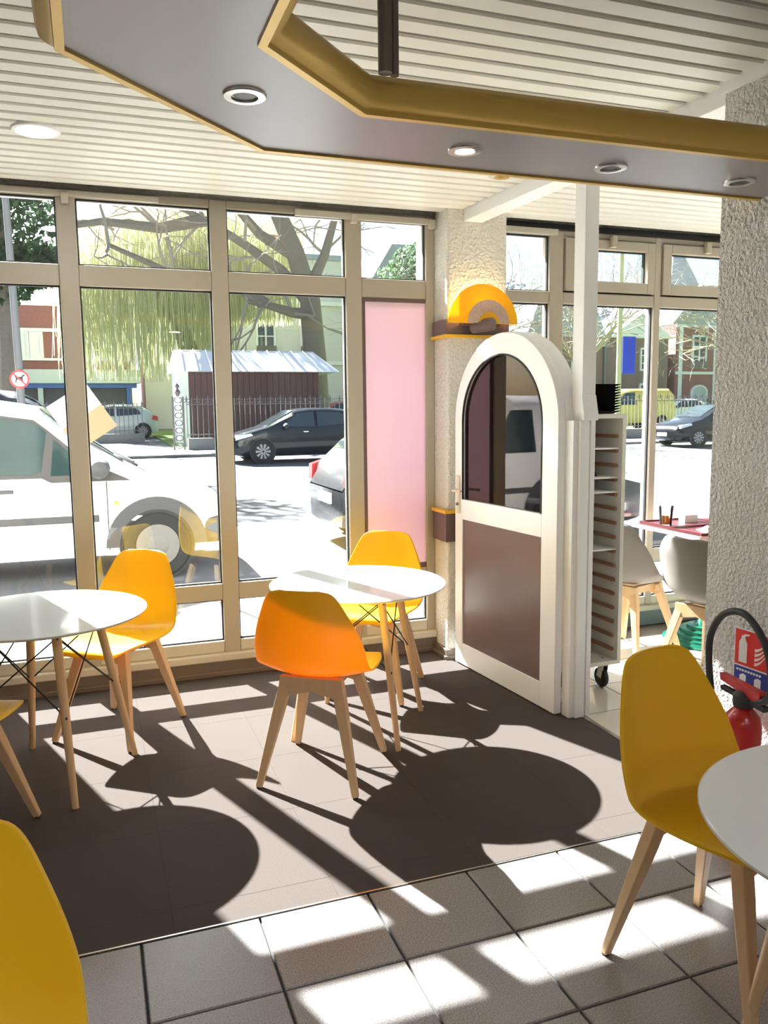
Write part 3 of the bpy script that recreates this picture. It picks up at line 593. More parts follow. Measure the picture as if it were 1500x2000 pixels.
# ================================================================== OUTSIDE
def sloped(name, m, x0, x1, y0, y1, dz=0, label='', t=.12):
    return tag(MB().add([(x0, y0, gz(y0) + dz - t), (x1, y0, gz(y0) + dz - t), (x1, y1, gz(y1) + dz - t), (x0, y1, gz(y1) + dz - t), (x0, y0, gz(y0) + dz), (x1, y0, gz(y0) + dz), (x1, y1, gz(y1) + dz), (x0, y1, gz(y1) + dz)],
                      [(0, 3, 2, 1), (4, 5, 6, 7), (0, 1, 5, 4), (1, 2, 6, 5), (2, 3, 7, 6), (3, 0, 4, 7)]).build(name, m), label, kind='structure')
sloped('pavement_near', 'pavement', -30, 60, WY + .28, 7.1, .0, 'sunny pavement in front of the windows')
sloped('road', 'asphalt', -30, 60, 7.1, 24.4, -.02, 'sunny asphalt road')
sloped('kerb_near', 'kerb', -30, 60, 7.0, 7.15, .012, 'stone kerb of the near pavement')
sloped('pavement_far', 'pavement', -30, 60, 24.4, 26.6, .06, 'pavement in front of the park fence')
sloped('park_ground', 'grass', 2.7, 90, 26.6, 44, .05, 'park lawn behind the iron fence')
sloped('park_road', 'asphalt', -40, 2.7, 24.4, 44, .0, 'side street beside the park')
sloped('far_ground', 'asphalt', -90, 120, 44, 110, .0, 'ground under the far buildings')
# ---- vehicles
def interp(tab, x):
    if x <= tab[0][0]: return tab[0][1]
    for (a, b), (c, d) in zip(tab, tab[1:]):
        if x <= c: return b + (d - b) * (x - a) / (c - a)
    return tab[-1][1]
def vehicle(name, label, paint, top, belt, bot, width, wheels, wr, loc, rz, windows, glass='car_glass_dark', tumble=.30, arch=None, cat='car', wheel_kind='alloy', front=True, group='parked cars', ws=None, extra=None):
    """side profile with the nose at x=0 and the tail at +x; nose points to local -x"""
    v = empty(name, loc, rz); tag(v, label, cat, group)
    L = top[-1][0]; xs = sorted(set([t[0] for t in top] + [L * i / 22 for i in range(23)])); hw = width / 2
    def hwid(x): e = min(x, L - x) / .45; return hw * (.80 + .20 * min(1, max(0, e)) ** .5)
    def side_y(x, z):
        zb = min(interp(belt, x), interp(top, x)); h = hwid(x)
        return h if z <= zb else h - (z - zb) * tumble
    m = MB(); K = 14
    for x in xs:
        zt = interp(top, x); zb = min(interp(belt, x), zt); z0 = interp(bot, x); h = hwid(x); ht = h - (zt - zb) * tumble
        half_ = [(h * .55, z0), (h * .93, z0 + .02), (h * .99, z0 + .14), (h, (z0 + zb) / 2), (h * .985, zb), (ht + (h * .985 - ht) * .25, zt - (zt - zb) * .22 - .015), (ht * .72, zt)]
        ring = half_ + [(-a, b) for a, b in reversed(half_)]
        m.v += [(x, a, b) for a, b in ring]
    for i in range(len(xs) - 1):
        for j in range(K): m.f.append((i * K + j, i * K + (j + 1) % K, (i + 1) * K + (j + 1) % K, (i + 1) * K + j))
    m.f.append(tuple(range(K))); m.f.append(tuple((len(xs) - 1) * K + j for j in range(K)))
    m.build('body', paint, v, smooth=True, angle=50)
    for sgn in (-1, 1):
        for w in windows:
            mat_ = w[1] if isinstance(w, tuple) else glass; pts = w[0] if isinstance(w, tuple) else w
            g = MB(); n = len(pts); off = .009 if mat_ == glass else .004
            g.v += [(x, sgn * (side_y(x, z) + off), z) for x, z in pts] + [(x, sgn * (side_y(x, z) - .02), z) for x, z in pts]
            g.f.append(tuple(range(n))); g.f.append(tuple(n + i for i in range(n)))
            for i in range(n): g.f.append((i, (i + 1) % n, n + (i + 1) % n, n + i))
            g.build('side_window' if mat_ == glass else 'side_trim', mat_, v)
        for wx in wheels:
            y = sgn * (hw - .005); zc = wr + .0
            if arch: MB().strip([(wx + arch * math.cos(math.pi * i / 20), zc + arch * math.sin(math.pi * i / 20)) for i in range(21)], [(wx + (wr + .03) * math.cos(math.pi * i / 20), zc + (wr + .03) * math.sin(math.pi * i / 20)) for i in range(21)], y - .03 * sgn, y + .016 * sgn).build('wheel_arch', 'van_grey', v)
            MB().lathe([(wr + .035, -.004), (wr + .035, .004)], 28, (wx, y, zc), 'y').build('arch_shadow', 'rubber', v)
            wh = MB().lathe([(wr * .62, -.09 * sgn), (wr * .96, -.09 * sgn), (wr, -.06 * sgn), (wr, .015 * sgn), (wr * .95, .028 * sgn), (wr * .66, .022 * sgn), (wr * .62, -.09 * sgn)], 32, (wx, y, zc), 'y', cap=False).build('tyre', 'tyre', v, smooth=True)
            s_ = sgn
            MB().lathe([(wr * .64, .02 * s_), (wr * .60, .012 * s_), (.0005, .012 * s_)], 32, (wx, y, zc), 'y').build('rim', 'steel_rim' if wheel_kind == 'steel' else 'rubber', wh, smooth=True)
            if wheel_kind == 'steel':
                hm = MB()
                for k in range(18): a = 2 * math.pi * k / 18; hm.lathe([(.016, .010 * s_), (.016, .018 * s_)], 8, (wx + wr * .50 * math.cos(a), y, zc + wr * .50 * math.sin(a)), 'y')
                hm.build('rim_holes', 'rubber', wh); MB().lathe([(wr * .36, .014 * s_), (wr * .26, .035 * s_), (wr * .1, .03 * s_), (.0005, .03 * s_)], 24, (wx, y, zc), 'y').build('hub', 'steel_rim', wh, smooth=True)
            else:
                sp = MB()
                for k in range(10):
                    a = 2 * math.pi * k / 10; c, s2 = math.cos(a), math.sin(a)
                    sp.add([(wx + r * c - w_ * s2, y + d_ * s_, zc + r * s2 + w_ * c) for r, w_, d_ in ((wr * .1, .012, .032), (wr * .62, .030, .024), (wr * .62, -.030, .024), (wr * .1, -.012, .032))], [(0, 1, 2, 3)])
                sp.build('spokes', 'alloy', wh)
        mx_ = windows[0][0][0] if not isinstance(windows[0], tuple) else windows[0][0][0][0]
    if ws:
        for (x0, x1), mname in ws:
            g = MB(); N = 6
            for i in range(N + 1):
                x = x0 + (x1 - x0) * i / N; zt = interp(top, x); zb = min(interp(belt, x), zt); w_ = (hwid(x) - (zt - zb) * tumble) * .74
                g.v += [(x, -w_, zt + .006), (x, w_, zt + .006)]
            for i in range(N): g.f.append((2 * i, 2 * i + 1, 2 * i + 3, 2 * i + 2))
            g.build('windscreen', mname, v, smooth=True)
    if extra: extra(v, hw, side_y)
    return v
def hatch_extra(mx, lamp_z=.66):
    def f(v, hw, side_y):
        for s in (-1, 1):
            MB().lathe([(.0005, -.09), (.06, -.07), (.085, 0), (.06, .07), (.0005, .09)], 10, (mx, s * (hw + .07), .96), 'y').build('mirror', v.children[0].data.materials[0], v, smooth=True)
            MB().prism([(.10, lamp_z - .04), (.55, lamp_z + .07), (.50, lamp_z + .13), (.13, lamp_z + .07)], s * (hw * .80), s * (hw * 1.005)).build('headlamp', 'headlamp', v)
            MB().prism([(3.72, .80), (3.98, .74), (3.97, .92), (3.78, .98)], s * (hw * .78), s * (hw * .96)).build('tail_lamp', 'lamp_red', v)
            MB().box(1.9, 2.04, s * (hw + .0), s * (hw + .012), .80, .83).build('door_handle', 'steel', v)
        MB().box(-.012, .02, -.27, .27, .36, .48).build('number_plate', 'paper_white', v)
        MB().box(3.99, 4.02, -.27, .27, .52, .64).build('number_plate', 'paper_white', v)
    return f
HT = [(0, .52), (.06, .68), (.20, .76), (.95, .96), (1.30, 1.16), (1.72, 1.385), (2.1, 1.44), (2.7, 1.44), (3.3, 1.38), (3.62, 1.22), (3.9, .95), (4.0, .70)]
HB = [(0, .60), (1.0, .90), (3.6, .98), (4.0, .80)]; HO = [(0, .24), (.3, .17), (3.6, .17), (4.0, .28)]
HW_ = [[(1.28, .96), (1.78, 1.30), (2.22, 1.345), (2.22, .95)], [(2.30, .95), (2.30, 1.345), (2.95, 1.32), (3.20, 1.20), (3.28, 1.02)]]
def hatch(name, label, paint, loc, rz, group='cars parked along the street'):
    return vehicle(name, label, paint, HT, HB, HO, 1.74, (.80, 3.34), .315, loc, rz, HW_, ws=[((1.02, 1.70), 'car_glass_dark'), ((3.34, 3.72), 'car_glass_dark')], extra=hatch_extra(1.42), group=group)
hatch('black_hatchback', 'glossy black hatchback parked in front of the brown shed', 'car_black', (3.42, 21.9, gz(21.9) - .02), R(1))
hatch('black_hatchback', 'black hatchback parked across the road from the next room', 'car_black', (18.3, 22.8, gz(22.8) - .02), R(-4))
gc = hatch('grey_hatchback', 'dark grey hatchback parked at the near kerb with its rear towards the van', 'car_grey', (6.55, 9.1, gz(9.1) - .02), R(180))
hatch('pale_hatchback', 'pale green hatchback behind the side street fence', 'car_pale', (-1.2, 37.0, gz(37) + .0), R(0), 'cars behind the park')
hatch('red_hatchback', 'red car far behind the shed end', 'car_red', (10.2, 41.0, gz(41) + .05), R(0), 'cars behind the park')
hatch('white_hatchback', 'white car behind the fence below the brick house', 'van_white', (31.0, 40.0, gz(40) + .05), R(0), 'cars behind the park')
hatch('dark_estate_car', 'dark car passing beyond the van roof', 'car_grey', (-4.6, 15.5, gz(15.5) + .28), R(0), 'cars parked along the street').scale = (1.05, 1, 1.12)
# van: nose at X 1.22, flat side towards us at Y 8
VT = [(0, .60), (.05, .78), (.25, .86), (.90, 1.10), (1.42, 1.43), (1.68, 1.66), (2.0, 1.715), (2.6, 1.745), (3.8, 1.735), (3.98, 1.68), (4.03, .8)]
VB = [(0, .70), (.9, .98), (4.03, 1.04)]; VO = [(0, .30), (.3, .22), (3.8, .22), (4.03, .3)]
def van_extra(v, hw, side_y):
    for s in (-1, 1):
        y = s * hw
        MB().box(1.18, 2.08, y - .01 * s, y + .022 * s, .575, .640).build('rub_strip', 'van_grey', v, bevel=.008); MB().box(2.12, 3.0, y - .01 * s, y + .022 * s, .575, .640).build('rub_strip', 'van_grey', v, bevel=.008)
        MB().box(1.095, 1.105, y - .004 * s, y + .002 * s, .30, .95).build('door_seam', 'van_grey', v); MB().box(2.095, 2.105, y - .004 * s, y + .002 * s, .30, 1.0).build('door_seam', 'van_grey', v)
        MB().lathe([(.022, .0), (.02, .012 * s)], 14, (1.02, y, .745), 'y').build('side_indicator', 'orange', v)
        MB().box(1.9, 2.03, y, y + .03 * s, .87, .905).build('door_handle', 'van_grey', v, bevel=.006)
        MB().lathe([(.0005, -.12), (.07, -.09), (.10, 0), (.07, .10), (.0005, .12)], 12, (1.16, y + .10 * s, 1.08), 'y').build('mirror', 'van_grey', v, smooth=True)
        MB().prism([(.06, .62), (.46, .74), (.42, .86), (.12, .80)], y * .80, y * 1.004).build('headlamp', 'headlamp', v)
    MB().box(-.04, .25, -hw * .93, hw * .93, .30, .56).build('bumper', 'van_grey', v, bevel=.05)
    MB().tube([(.80, -.55, 1.075), (1.0, -.15, 1.17), (1.25, .2, 1.335)], .012, 6).tube([(.80, .1, 1.075), (1.0, .45, 1.17)], .012, 6).build('wiper', 'rubber', v)
van = vehicle('delivery_van', 'white delivery van parked right outside the windows', 'van_white', VT, VB, VO, 1.72, (.66, 3.30), .318, (1.22, 8.88, gz(8.0) - .01), R(180),
    [[(1.72, 1.03), (1.66, 1.06), (1.60, 1.42), (1.70, 1.50), (2.04, 1.56), (2.06, 1.04)], [(1.20, 1.02), (1.28, 1.11), (1.54, 1.35), (1.58, 1.02)], ([(.88, .955), (1.26, 1.14), (1.58, 1.43), (1.70, 1.53), (2.08, 1.59), (2.09, 1.0), (1.66, 1.0), (1.58, .955)], 'van_trim'), [(2.16, 1.06), (2.16, 1.56), (3.0, 1.57), (3.0, 1.06)]],
    glass='car_glass', tumble=.16, arch=.47, cat='van', wheel_kind='steel', group=None, ws=[((.93, 1.66), 'car_glass')], extra=van_extra)
van.location = (1.22, 8.86, gz(8.0) - .01); van.rotation_euler = (0, 0, 0); van.scale = (-1, 1, 1)
# yellowish estate car behind the park fence
vehicle('yellow_van', 'dull yellow van behind the park fence below the blue banner', 'car_yellow', [(0, .7), (.1, .95), (.9, 1.15), (1.7, 1.85), (2.3, 1.98), (4.6, 1.98), (4.8, 1.8), (4.85, .8)], [(0, .8), (1, 1.1), (4.85, 1.15)], [(0, .3), (4.85, .3)], 1.9, (.85, 3.9), .33, (22.6, 34.0, gz(34) + .05), 0, [[(1.3, 1.2), (1.8, 1.75), (2.4, 1.8), (2.4, 1.2)]], ws=[((.95, 1.65), 'car_glass_dark')], cat='van', group='cars behind the park')
# ---- no-dogs sign on its post
lp = empty('sign_post', (-.865, 12.0, gz(12))); tag(lp, 'grey street post with a round no dogs sign', 'sign post')
MB().tube([(0, 0, 0), (.02, 0, 2.0), (-.02, 0, 5.2)], [.055, .05, .04], 12).build('post', 'pole_grey', lp, smooth=True)
ZS = 1.955 - gz(12)
MB().lathe([(.118, -.075), (.118, -.068)], 32, (.02, 0, ZS), 'y').build('sign_disc', 'sign_white', lp)
MB().strip([(.02 + .122 * math.cos(2 * math.pi * i / 32), ZS + .122 * math.sin(2 * math.pi * i / 32)) for i in range(32)], [(.02 + .098 * math.cos(2 * math.pi * i / 32), ZS + .098 * math.sin(2 * math.pi * i / 32)) for i in range(32)], -.082, -.0755, closed=True).build('red_ring', 'sign_red', lp)
dog = [(-.055, -.05), (-.045, -.05), (-.03, -.005), (.02, .0), (.032, -.05), (.044, -.05), (.040, .005), (.045, .035), (.068, .045), (.066, .058), (.040, .062), (.028, .035), (-.035, .025), (-.058, .045), (-.062, .04), (-.045, .01)]
MB().prism([(.02 + a, ZS + b) for a, b in dog], -.079, -.0757).build('dog_symbol', 'rubber', lp)
MB().prism([(.02 - .075, ZS + .062), (.02 - .062, ZS + .075), (.02 + .075, ZS - .062), (.02 + .062, ZS - .075)], -.0825, -.0795).build('red_bar', 'sign_red', lp)
# ---- park fence
def fence(name, x0, x1, y, h0, h1, label, step=.17):
    """stone base, rails, bars and ornamental heads"""
    f = empty(name, (x0, y, gz(y))); tag(f, label, 'fence', 'iron park fences')
    Lf = x1 - x0
    MB().box(0, Lf, -.15, .15, 0, h0).build('stone_base', 'stone_grey', f)
    bx('rail', 'iron', f, 0, Lf, -.015, .015, h0 + .10, h0 + .13); bx('rail', 'iron', f, 0, Lf, -.015, .015, h1 - .23, h1 - .20)
    b = MB(); o = MB(); n = int(Lf / step)
    for i in range(n + 1):
        x = i * step; b.box(x - .011, x + .011, -.011, .011, h0, h1 - .02)
        if i % 2 == 0:
            b.add([(x - .03, 0, h1 - .06), (x, -.01, h1 - .06), (x + .03, 0, h1 - .06), (x, .01, h1 - .06), (x, 0, h1 + .10)], [(0, 1, 4), (1, 2, 4), (2, 3, 4), (3, 0, 4)])
            for s in (-1, 1):
                o.tube([(x + s * (.06 + .05 * math.cos(t)), 0, h1 - .10 + .06 * math.sin(t)) for t in [j * .9 for j in range(7)]], .011, 4)
    tag(b.build('bars', 'iron', f), kind='stuff'); tag(o.build('scrolls', 'iron', f), kind='stuff')
    return f
fence('park_fence', 2.95, 34, 26.7, .42, 1.72, 'wrought iron park fence on a stone base along the road')
fs = fence('park_fence', 0, 14, 0, .35, 1.55, 'wrought iron fence along the side street behind the corner post'); fs.location = (-12.0, 33.0, gz(33))
gp = empty('gate_post', (2.68, 26.7, gz(26.7))); tag(gp, 'ornate iron corner post of the park fence', 'post')
for sx in (-.16, .16):
    for sy in (-.12, .12): MB().tube([(sx, sy, 0), (sx, sy, 1.75)], .018, 6).build('upright', 'iron', gp)
og = MB()
for k in range(7): og.tube([(.12 * math.cos(t), -.12, .2 + k * .24 + .09 * math.sin(t)) for t in [j * .8 for j in range(9)]], .014, 4)
tag(og.build('scrolls', 'iron', gp), kind='stuff'); MB().lathe([(.03, 1.75), (.10, 1.9), (.03, 2.0), (.07, 2.08), (.0005, 2.2)], 10).build('finial', 'iron', gp, smooth=True)
# ---- shed
sh = empty('park_shed', (2.95, 29.0, gz(29) + .05)); tag(sh, 'brown wooden shed with white metal roof in the park', 'shed')
MB().box(.35, 5.0, 0, 2.2, 0, 2.62).build('shed_body', 'shed_brown', sh)
nb = 22; bm_ = MB().box(0, 4.65 / nb - .02, -.02, 0, .02, 2.6).mesh('wall_board'); bm_.materials.append(M['shed_brown'])
for i in range(nb): piece('wall_board', bm_, sh, (.36 + 4.65 / nb * i, 0, 0))
MB().box(.0, .345, -.02, 2.2, 0, 2.6).build('end_wall', 'trim_white', sh)
rf = MB().add([(-.15, -.55, 2.55), (5.65, -.55, 2.55), (5.0, .75, 3.35), (.0, .75, 3.35), (-.15, 2.6, 2.55), (5.65, 2.6, 2.55), (5.0, 1.5, 3.35), (0, 1.5, 3.35)], [(0, 1, 2, 3), (3, 2, 6, 7), (7, 6, 5, 4), (1, 5, 6, 2), (0, 3, 7, 4), (0, 4, 5, 1)]).build('roof', 'tin_white', sh)
for i in range(11):
    x = .15 + i * .48; MB().tube([(x * .92 + .05, .72, 3.37), (x, -.55, 2.575)], .022, 4).build('roof_seam', 'tin_white', rf)
    MB().box(x * .92 + .1, x * .92 + .38, .70, .76, 3.27, 3.33).build('ridge_vent', 'facade_grey', rf)
# ---- buildings
def window(parent, x, z, w, h, y=-.02, fm='trim_white', bars=(2, 3), shutters=False, rail=False):
    f = MB().strip([(x - w / 2, z), (x + w / 2, z), (x + w / 2, z + h), (x - w / 2, z + h)], [(x - w / 2 + .12, z + .12), (x + w / 2 - .12, z + .12), (x + w / 2 - .12, z + h - .12), (x - w / 2 + .12, z + h - .12)], y - .10, y + .05, closed=True)
    for i in range(1, bars[0]): xx = x - w / 2 + w * i / bars[0]; f.box(xx - .05, xx + .05, y - .07, y, z + .1, z + h - .1)
    for j in range(1, bars[1]): zz = z + h * j / bars[1]; f.box(x - w / 2 + .1, x + w / 2 - .1, y - .05, y, zz - .03, zz + .03)
    o = f.build('window', fm, parent); MB().box(x - w / 2 + .1, x + w / 2 - .1, y - .02, y + .01, z + .1, z + h - .1).build('pane', 'car_glass_dark', o)
    if rail: MB().box(x - w / 2, x + w / 2, y - .22, y - .18, z + .0, z + .45).build('balcony_rail', 'iron', o)
    return o
B1 = empty('brick_building', (-16, 45, gz(45))); tag(B1, 'red brick building with white windows above a blue shop front', 'building', 'buildings across the park')
MB().box(0, 18.2, 0, 8, 0, 6.35).build('wall', 'brick_red', B1)
bx('cornice', 'trim_white', B1, 0, 18.2, -.12, 0, 5.05, 5.22); bx('cornice', 'trim_white', B1, 0, 18.2, -.12, 0, 3.62, 3.74)
for x, w in ((12.35, .62), (13.05, .6), (13.68, .6), (16.4, .75), (17.3, .6)): window(B1, x, 3.74, w, 1.30, bars=(1, 3))
bx('white_panel', 'trim_white', B1, 12.72, 14.02, -.06, 0, 3.76, 5.05)
bx('awning', 'awning_pale', B1, 0, 18.6, -1.3, 0, 2.45, 3.12); bx('blue_fascia', 'shop_blue', B1, 0, 18.4, -1.1, 0, 2.22, 2.45); bx('shop_glass', 'shop_dark', B1, 0, 18.0, -.2, 0, 0, 2.22)
for x in (9.5, 11.8, 13.8, 16.0, 18.0): bx('shop_post', 'shop_blue' if x > 14 else 'awning_pale', B1, x - .12, x + .12, -1.05, -.85, 0, 2.22)
B2 = empty('white_building', (3.0, 47, gz(47))); tag(B2, 'pale stone building with tall white windows behind the willow', 'building', 'buildings across the park')
MB().box(0, 12.2, 0, 8, 0, 9.6).build('wall', 'stone_white', B2)
bx('cornice', 'trim_white', B2, 0, 12.2, -.2, 0, 7.0, 7.25); bx('cornice', 'trim_white', B2, 0, 12.2, -.15, 0, 3.6, 3.8); MB().box(-.2, 12.4, -.2, 8, 9.6, 9.9).build('roof', 'slate', B2)
for x in (1.6, 4.2, 6.8, 9.4): window(B2, x, 4.2, 1.15, 2.0, bars=(2, 2), rail=True); window(B2, x, 7.6, 1.15, 1.5, bars=(2, 2))
for x in (6.8, 9.4): window(B2, x, .8, 1.1, 2.3, bars=(2, 3))
MB().tube([(11.7, -.1, 0), (11.7, -.1, 9.4)], .10, 8).build('drain_pipe', 'facade_grey', B2)
B3 = empty('grey_building', (15.75, 46, gz(46))); tag(B3, 'dark grey and brick house beside the pale stone building', 'building', 'buildings across the park')
MB().box(0, 6.5, 0, 8, 0, 4.2).build('wall', 'facade_grey', B3); MB().box(0, 6.5, .02, 8, 4.2, 8.2).build('upper_wall', 'brick_brown', B3); MB().prism([(0, 8.2), (6.7, 8.2), (5.0, 10.6), (1.5, 10.6)], 0, 8).build('roof', 'slate', B3)
for x in (1.6, 4.4): window(B3, x, 5.0, 1.1, 1.8); window(B3, x, 1.2, 1.1, 1.9)
B4 = empty('brick_house', (26.0, 45, gz(45))); tag(B4, 'brownish brick house with a white gable behind the blue banner', 'building', 'buildings across the park')
MB().box(0, 10.4, 0, 9, 0, 5.4).build('wall', 'brick_brown', B4); MB().prism([(5.6, 5.4), (10.6, 5.4), (8.1, 7.0)], -.3, 8).build('white_gable', 'trim_white', B4); MB().prism([(-.3, 5.4), (5.6, 5.4), (4.6, 7.6), (.6, 7.6)], 0, 9).build('roof', 'slate', B4)
for x, z in ((1.2, 3.2), (3.4, 3.2), (8.6, 3.3), (8.6, 1.0), (1.2, .8)): window(B4, x, z, .95, 1.5)
bx('white_door', 'trim_white', B4, 3.0, 3.9, -.08, 0, .2, 2.4)
MB().tube([(5.4, -.1, 0), (5.4, -.1, 5.3)], .09, 8).build('drain_pipe', 'facade_grey', B4)
B5 = empty('brick_house', (37.0, 45, gz(45))); tag(B5, 'bright red brick house with stone bands and a pale arched door', 'building', 'buildings across the park')
MB().box(0, 9.5, 0, 9, 0, 6.4).build('wall', 'brick_red', B5); MB().prism([(-.3, 6.4), (9.8, 6.4), (7.5, 9.0), (2.0, 9.0)], 0, 9).build('roof', 'slate', B5)
for z in (3.1, 6.2): bx('stone_band', 'trim_white', B5, 0, 9.5, -.08, 0, z, z + .18)
for x in (1.9, 5.6): window(B5, x, 3.5, 1.2, 2.2, rail=True)
o_, i_ = arch_line(1.3, 2.7, .2, 1.9, .5), arch_line(1.45, 2.55, .2, 1.9, .38)
dr = MB().strip(o_, i_, -.12, 0).build('door_surround', 'trim_white', B5); MB().prism(i_, -.03, -.01).build('arched_door', 'awning_pale', dr)
window(B5, 5.6, .7, 1.2, 1.9)
for x in (.4, 3.3, 7.2): bx('stone_quoin', 'trim_white', B5, x - .15, x + .15, -.05, 0, 0, 6.2)
sp_ = empty('church_spire', (50.5, 62, gz(62))); tag(sp_, 'pointed slate church spire over the roofs', 'spire')
MB().box(-1.8, 1.8, -1.8, 1.8, 0, 10.2).build('tower', 'stone_grey', sp_); MB().add([(-2, -2, 10.2), (2, -2, 10.2), (2, 2, 10.2), (-2, 2, 10.2), (0, 0, 15.8)], [(0, 1, 4), (1, 2, 4), (2, 3, 4), (3, 0, 4), (0, 3, 2, 1)]).build('spire_roof', 'slate', sp_)
bn = empty('banner_pole', (14.9, 20.6, gz(20.6))); tag(bn, 'yellowish street pole with a tall blue banner', 'pole')
MB().tube([(0, 0, 0), (0, 0, 8.2)], [.085, .06], 12).build('pole', 'pole_green', bn, smooth=True); MB().box(.12, .56, -.01, .01, 2.35, 3.45).build('banner', 'banner_blue', bn); MB().tube([(0, 0, 3.42), (.58, 0, 3.42)], .012, 6).tube([(0, 0, 2.38), (.58, 0, 2.38)], .012, 6).build('banner_arm', 'pole_grey', bn)
hd = MB()
for i in range(260):
    x, y, z = random.uniform(0, 6), random.uniform(-.6, .6), random.uniform(0, 1.3); r = random.uniform(.12, .25)
    a, b_, c_ = [Vector((random.gauss(0, 1), random.gauss(0, 1), random.gauss(0, 1))).normalized() * r for _ in range(3)]
    hd.add([Vector((x, y, z)) + a, Vector((x, y, z)) + b_, Vector((x, y, z)) + c_, Vector((x, y, z)) - a], [(0, 1, 2), (0, 2, 3), (0, 1, 3), (1, 2, 3)])
ho = hd.build('garden_hedge', 'hedge'); ho.location = (38.4, 43.6, gz(43.6) + .1); tag(ho, 'dark green hedge in front of the red brick house', 'hedge')
# ---- trees
def grow(m, p, d, r, n, rng, spread=.5, shrink=.72, tips=None, seglen=1.0, droop=0.0, lv=0, maxlv=5):
    """recursive bare branches into mesh m"""
    path = [p]; rad = [r]; q = p.copy(); dd = d.copy()
    for i in range(3):
        dd = (dd + Vector((rng.gauss(0, .16), rng.gauss(0, .16), rng.gauss(0, .12) - droop))).normalized(); q = q + dd * seglen / 3 * (1 + .3 * rng.random()); path.append(q.copy()); rad.append(r * (1 - .1 * (i + 1)))
    m.tube(path, rad, 6 if lv < 2 else (4 if lv < 4 else 3), cap=False)
    if lv >= maxlv:
        if tips is not None: tips.append(q.copy())
        return
    for k in range(n if lv else n + 1):
        nd = (dd + Vector((rng.gauss(0, spread), rng.gauss(0, spread), rng.gauss(.05, spread * .7)))).normalized()
        grow(m, path[rng.choice((2, 3, 3))], nd, r * shrink * rng.uniform(.7, 1), n, rng, spread, shrink, tips, seglen * .82, droop, lv + 1, maxlv)
def bare_tree(name, label, base, h, r, seed, limbs=None, group='bare street trees', maxlv=5, m='bark'):
    t = empty(name, base); tag(t, label, 'tree', group); rng = random.Random(seed)
    tr = MB(); br = MB()
    trunk = [Vector((0, 0, -.1)), Vector((rng.gauss(0, .1), 0, h * .22)), Vector((rng.gauss(0, .2), 0, h * .42))]
    if limbs: trunk = [Vector(q) for q in limbs[0]]
    tr.tube(trunk, [r, r * .85, r * .75] if len(trunk) == 3 else [r * (1 - .45 * i / (len(trunk) - 1)) for i in range(len(trunk))], 10)
    if limbs:
        for L in limbs[1:]:
            P_ = [Vector(q) for q in L]; n = len(P_); r0 = r * .5
            tr.tube(P_, [r0 * (1 - .7 * i / (n - 1)) for i in range(n)], 8)
            for i in range(1, n):
                for k in range(2): grow(br, P_[i], Vector((rng.gauss(0, .7), rng.gauss(0, .5), rng.gauss(.3, .6))).normalized(), r0 * .28, 2, rng, .55, .68, None, 1.1, .02, 1, 4)
    else:
        for k in range(8): grow(br, trunk[-1], Vector((rng.gauss(0, .7), rng.gauss(0, .5), rng.uniform(.4, 1))).normalized(), r * .5, 2, rng, .5, .7, None, h * .16, 0, 0, maxlv)
    if limbs: t.scale = (1.1, .5, 1.1)
    tr.build('trunk', m, t, smooth=True); tag(br.build('branches', 'twig', t), kind='stuff')
    return t
bare_tree('plane_tree', 'big bare tree with thick forked limbs behind the shed roof', (9.2, 34.0, gz(34)), 9, .50, 3, limbs=[
    [(.1, 0, -.1), (0, 0, 3.0), (-.15, 0, 5.2), (-.7, 0, 7.0), (-1.4, 0, 8.6), (-1.8, 0, 10.5)],
    [(-.1, 0, 5.0), (-1.2, .2, 6.3), (-2.6, .2, 7.2), (-4.0, .3, 8.0), (-5.5, .3, 8.6)], [(-.05, 0, 4.7), (-.9, -.2, 4.75), (-1.9, -.3, 5.0), (-2.6, -.3, 5.1)],
    [(-.6, 0, 6.8), (-2.0, .3, 7.6), (-3.2, .4, 8.9), (-4.6, .4, 9.6)], [(-.2, 0, 5.6), (.5, .2, 7.0), (1.0, .2, 8.6), (1.2, .2, 10)], [(-1.9, -.3, 5.0), (-3.2, -.1, 5.8), (-5.2, .2, 6.0), (-7.4, .1, 6.9)], [(-4.0, .3, 8.0), (-5.6, .3, 7.6), (-7.6, .3, 7.7), (-9.4, .2, 7.3)]])
for i, (x, y, s) in enumerate(((13.2, 28.5, 11), (21.9, 32.5, 12), (29.8, 31.5, 12), (26.0, 39.6, 11))):
    bare_tree('bare_tree', ['bare tree seen above the arched door', 'bare tree behind the white post', 'bare tree in front of the red brick house', 'bare tree in front of the brown brick house'][i], (x, y, gz(y)), s * .7, .15, 11 + i, maxlv=6)
def leaf_cloud(name, label, base, blobs, matname, count, size, seed, trunk_h, trunk_r, group='leafy trees'):
    t = empty(name, base); tag(t, label, 'tree', group); rng = random.Random(seed)
    MB().tube([(0, 0, -.1), (.1, 0, trunk_h * .5), (0, 0, trunk_h)], [trunk_r, trunk_r * .8, trunk_r * .5], 8).build('trunk', 'bark', t, smooth=True)
    m = MB()
    for i in range(count):
        bx_, by_, bz_, rx, rz_ = rng.choice(blobs); d = Vector((rng.gauss(0, 1), rng.gauss(0, 1), rng.gauss(0, 1))).normalized() * rng.random() ** .35
        p = Vector((bx_ + d.x * rx, by_ + d.y * rx, bz_ + d.z * rz_)); s = size * rng.uniform(.5, 1.3)
        a = Vector((rng.gauss(0, 1), rng.gauss(0, 1), rng.gauss(0, 1))).normalized() * s; b_ = a.orthogonal().normalized() * s * .55
        m.add([p + a, p + b_, p - a, p - b_], [(0, 1, 2, 3)])
    tag(m.build('foliage', matname, t), kind='stuff'); return t
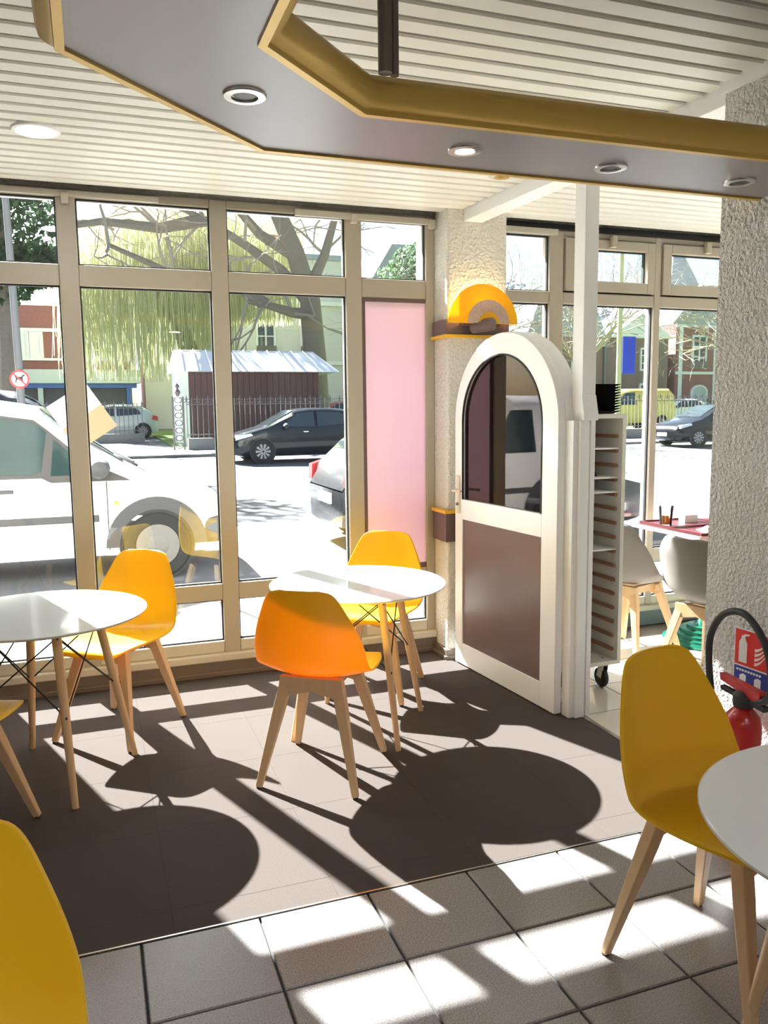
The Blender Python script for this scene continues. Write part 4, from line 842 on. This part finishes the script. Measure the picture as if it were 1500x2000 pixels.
leaf_cloud('conifer', 'dark evergreen tree over the red brick building', (-2.0, 24, gz(24)), [(-.2, 0, 5.0, 1.3, .9), (.3, 0, 6.6, 1.4, 1.2), (-.8, 0, 7.6, 1.7, 1.3), (.8, 0, 5.2, .9, .6), (-1.6, 0, 5.6, 1.6, 1.5), (-.2, 0, 9.2, 1.4, 1.2), (-2.6, 0, 7, 1.5, 2)], 'conifer', 9000, .12, 5, 7, .3)
leaf_cloud('leafy_tree', 'green leafy tree beside the narrow window bay top', (15.7, 40.4, gz(40)), [(0, 0, 7.2, 1.8, 1.5), (.9, 0, 8.4, 1.5, 1.3), (-.6, 0, 6.0, 1.4, .9)], 'leaf_mid', 3500, .16, 6, 6, .3)
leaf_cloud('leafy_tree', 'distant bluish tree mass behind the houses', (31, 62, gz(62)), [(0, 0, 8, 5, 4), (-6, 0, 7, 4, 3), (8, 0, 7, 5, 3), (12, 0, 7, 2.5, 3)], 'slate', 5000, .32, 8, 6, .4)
wt = empty('willow_tree', (4.5, 39.2, gz(39.2))); wt.scale = (1.22, 1, 1.22); tag(wt, 'weeping willow with hanging yellow green strands in the park', 'tree')
rng = random.Random(21)
MB().tube([(.9, 0, -.1), (.4, 0, 2.2), (-.3, 0, 4.2), (-.9, 0, 6.0)], [.42, .36, .30, .2], 10).build('trunk', 'bark', wt, smooth=True)
wb = MB()
for L in ([(-.3, 0, 4.2), (-2.0, .2, 6.5), (-3.4, .3, 7.8)], [(-.9, 0, 6.0), (.4, .2, 8.0), (2.0, .3, 9.0)], [(-.2, 0, 4.6), (1.6, -.2, 6.4), (3.8, -.2, 7.6)]): wb.tube(L, [.2, .13, .06], 8)
wb.build('limbs', 'bark', wt, smooth=True)
st = MB()
for i in range(7000):
    a = rng.uniform(0, 2 * math.pi); rr = 4.6 * math.sqrt(rng.random()); x, y = rr * math.cos(a), rr * .7 * math.sin(a)
    if x > 2.4: zt = rng.uniform(6.2, 8.8); ln = rng.uniform(1.0, 3.6)
    else: zt = 9.4 - .12 * rr * rr + rng.uniform(-2.4, .2); ln = rng.uniform(1.5, 4.6)
    zt = max(zt, 4.6); zb = max(zt - ln, 2.1 if x < 1.5 else 4.3); w = rng.uniform(.006, .014); sx = rng.gauss(0, .12); th = rng.uniform(0, math.pi); cx, cy = math.cos(th) * w, math.sin(th) * w
    n = 4
    v_ = []
    for k in range(n + 1):
        t = k / n; px, py, pz = x + sx * (1 - (1 - t) ** 2) + rng.gauss(0, .015), y, zt + (zb - zt) * t + (.25 * (1 - t) * t)
        v_ += [(px - cx, py - cy, pz), (px + cx, py + cy, pz)]
    st.add(v_, [(2 * k, 2 * k + 1, 2 * k + 3, 2 * k + 2) for k in range(n)])
tag(st.build('strands', 'willow', wt), kind='stuff')
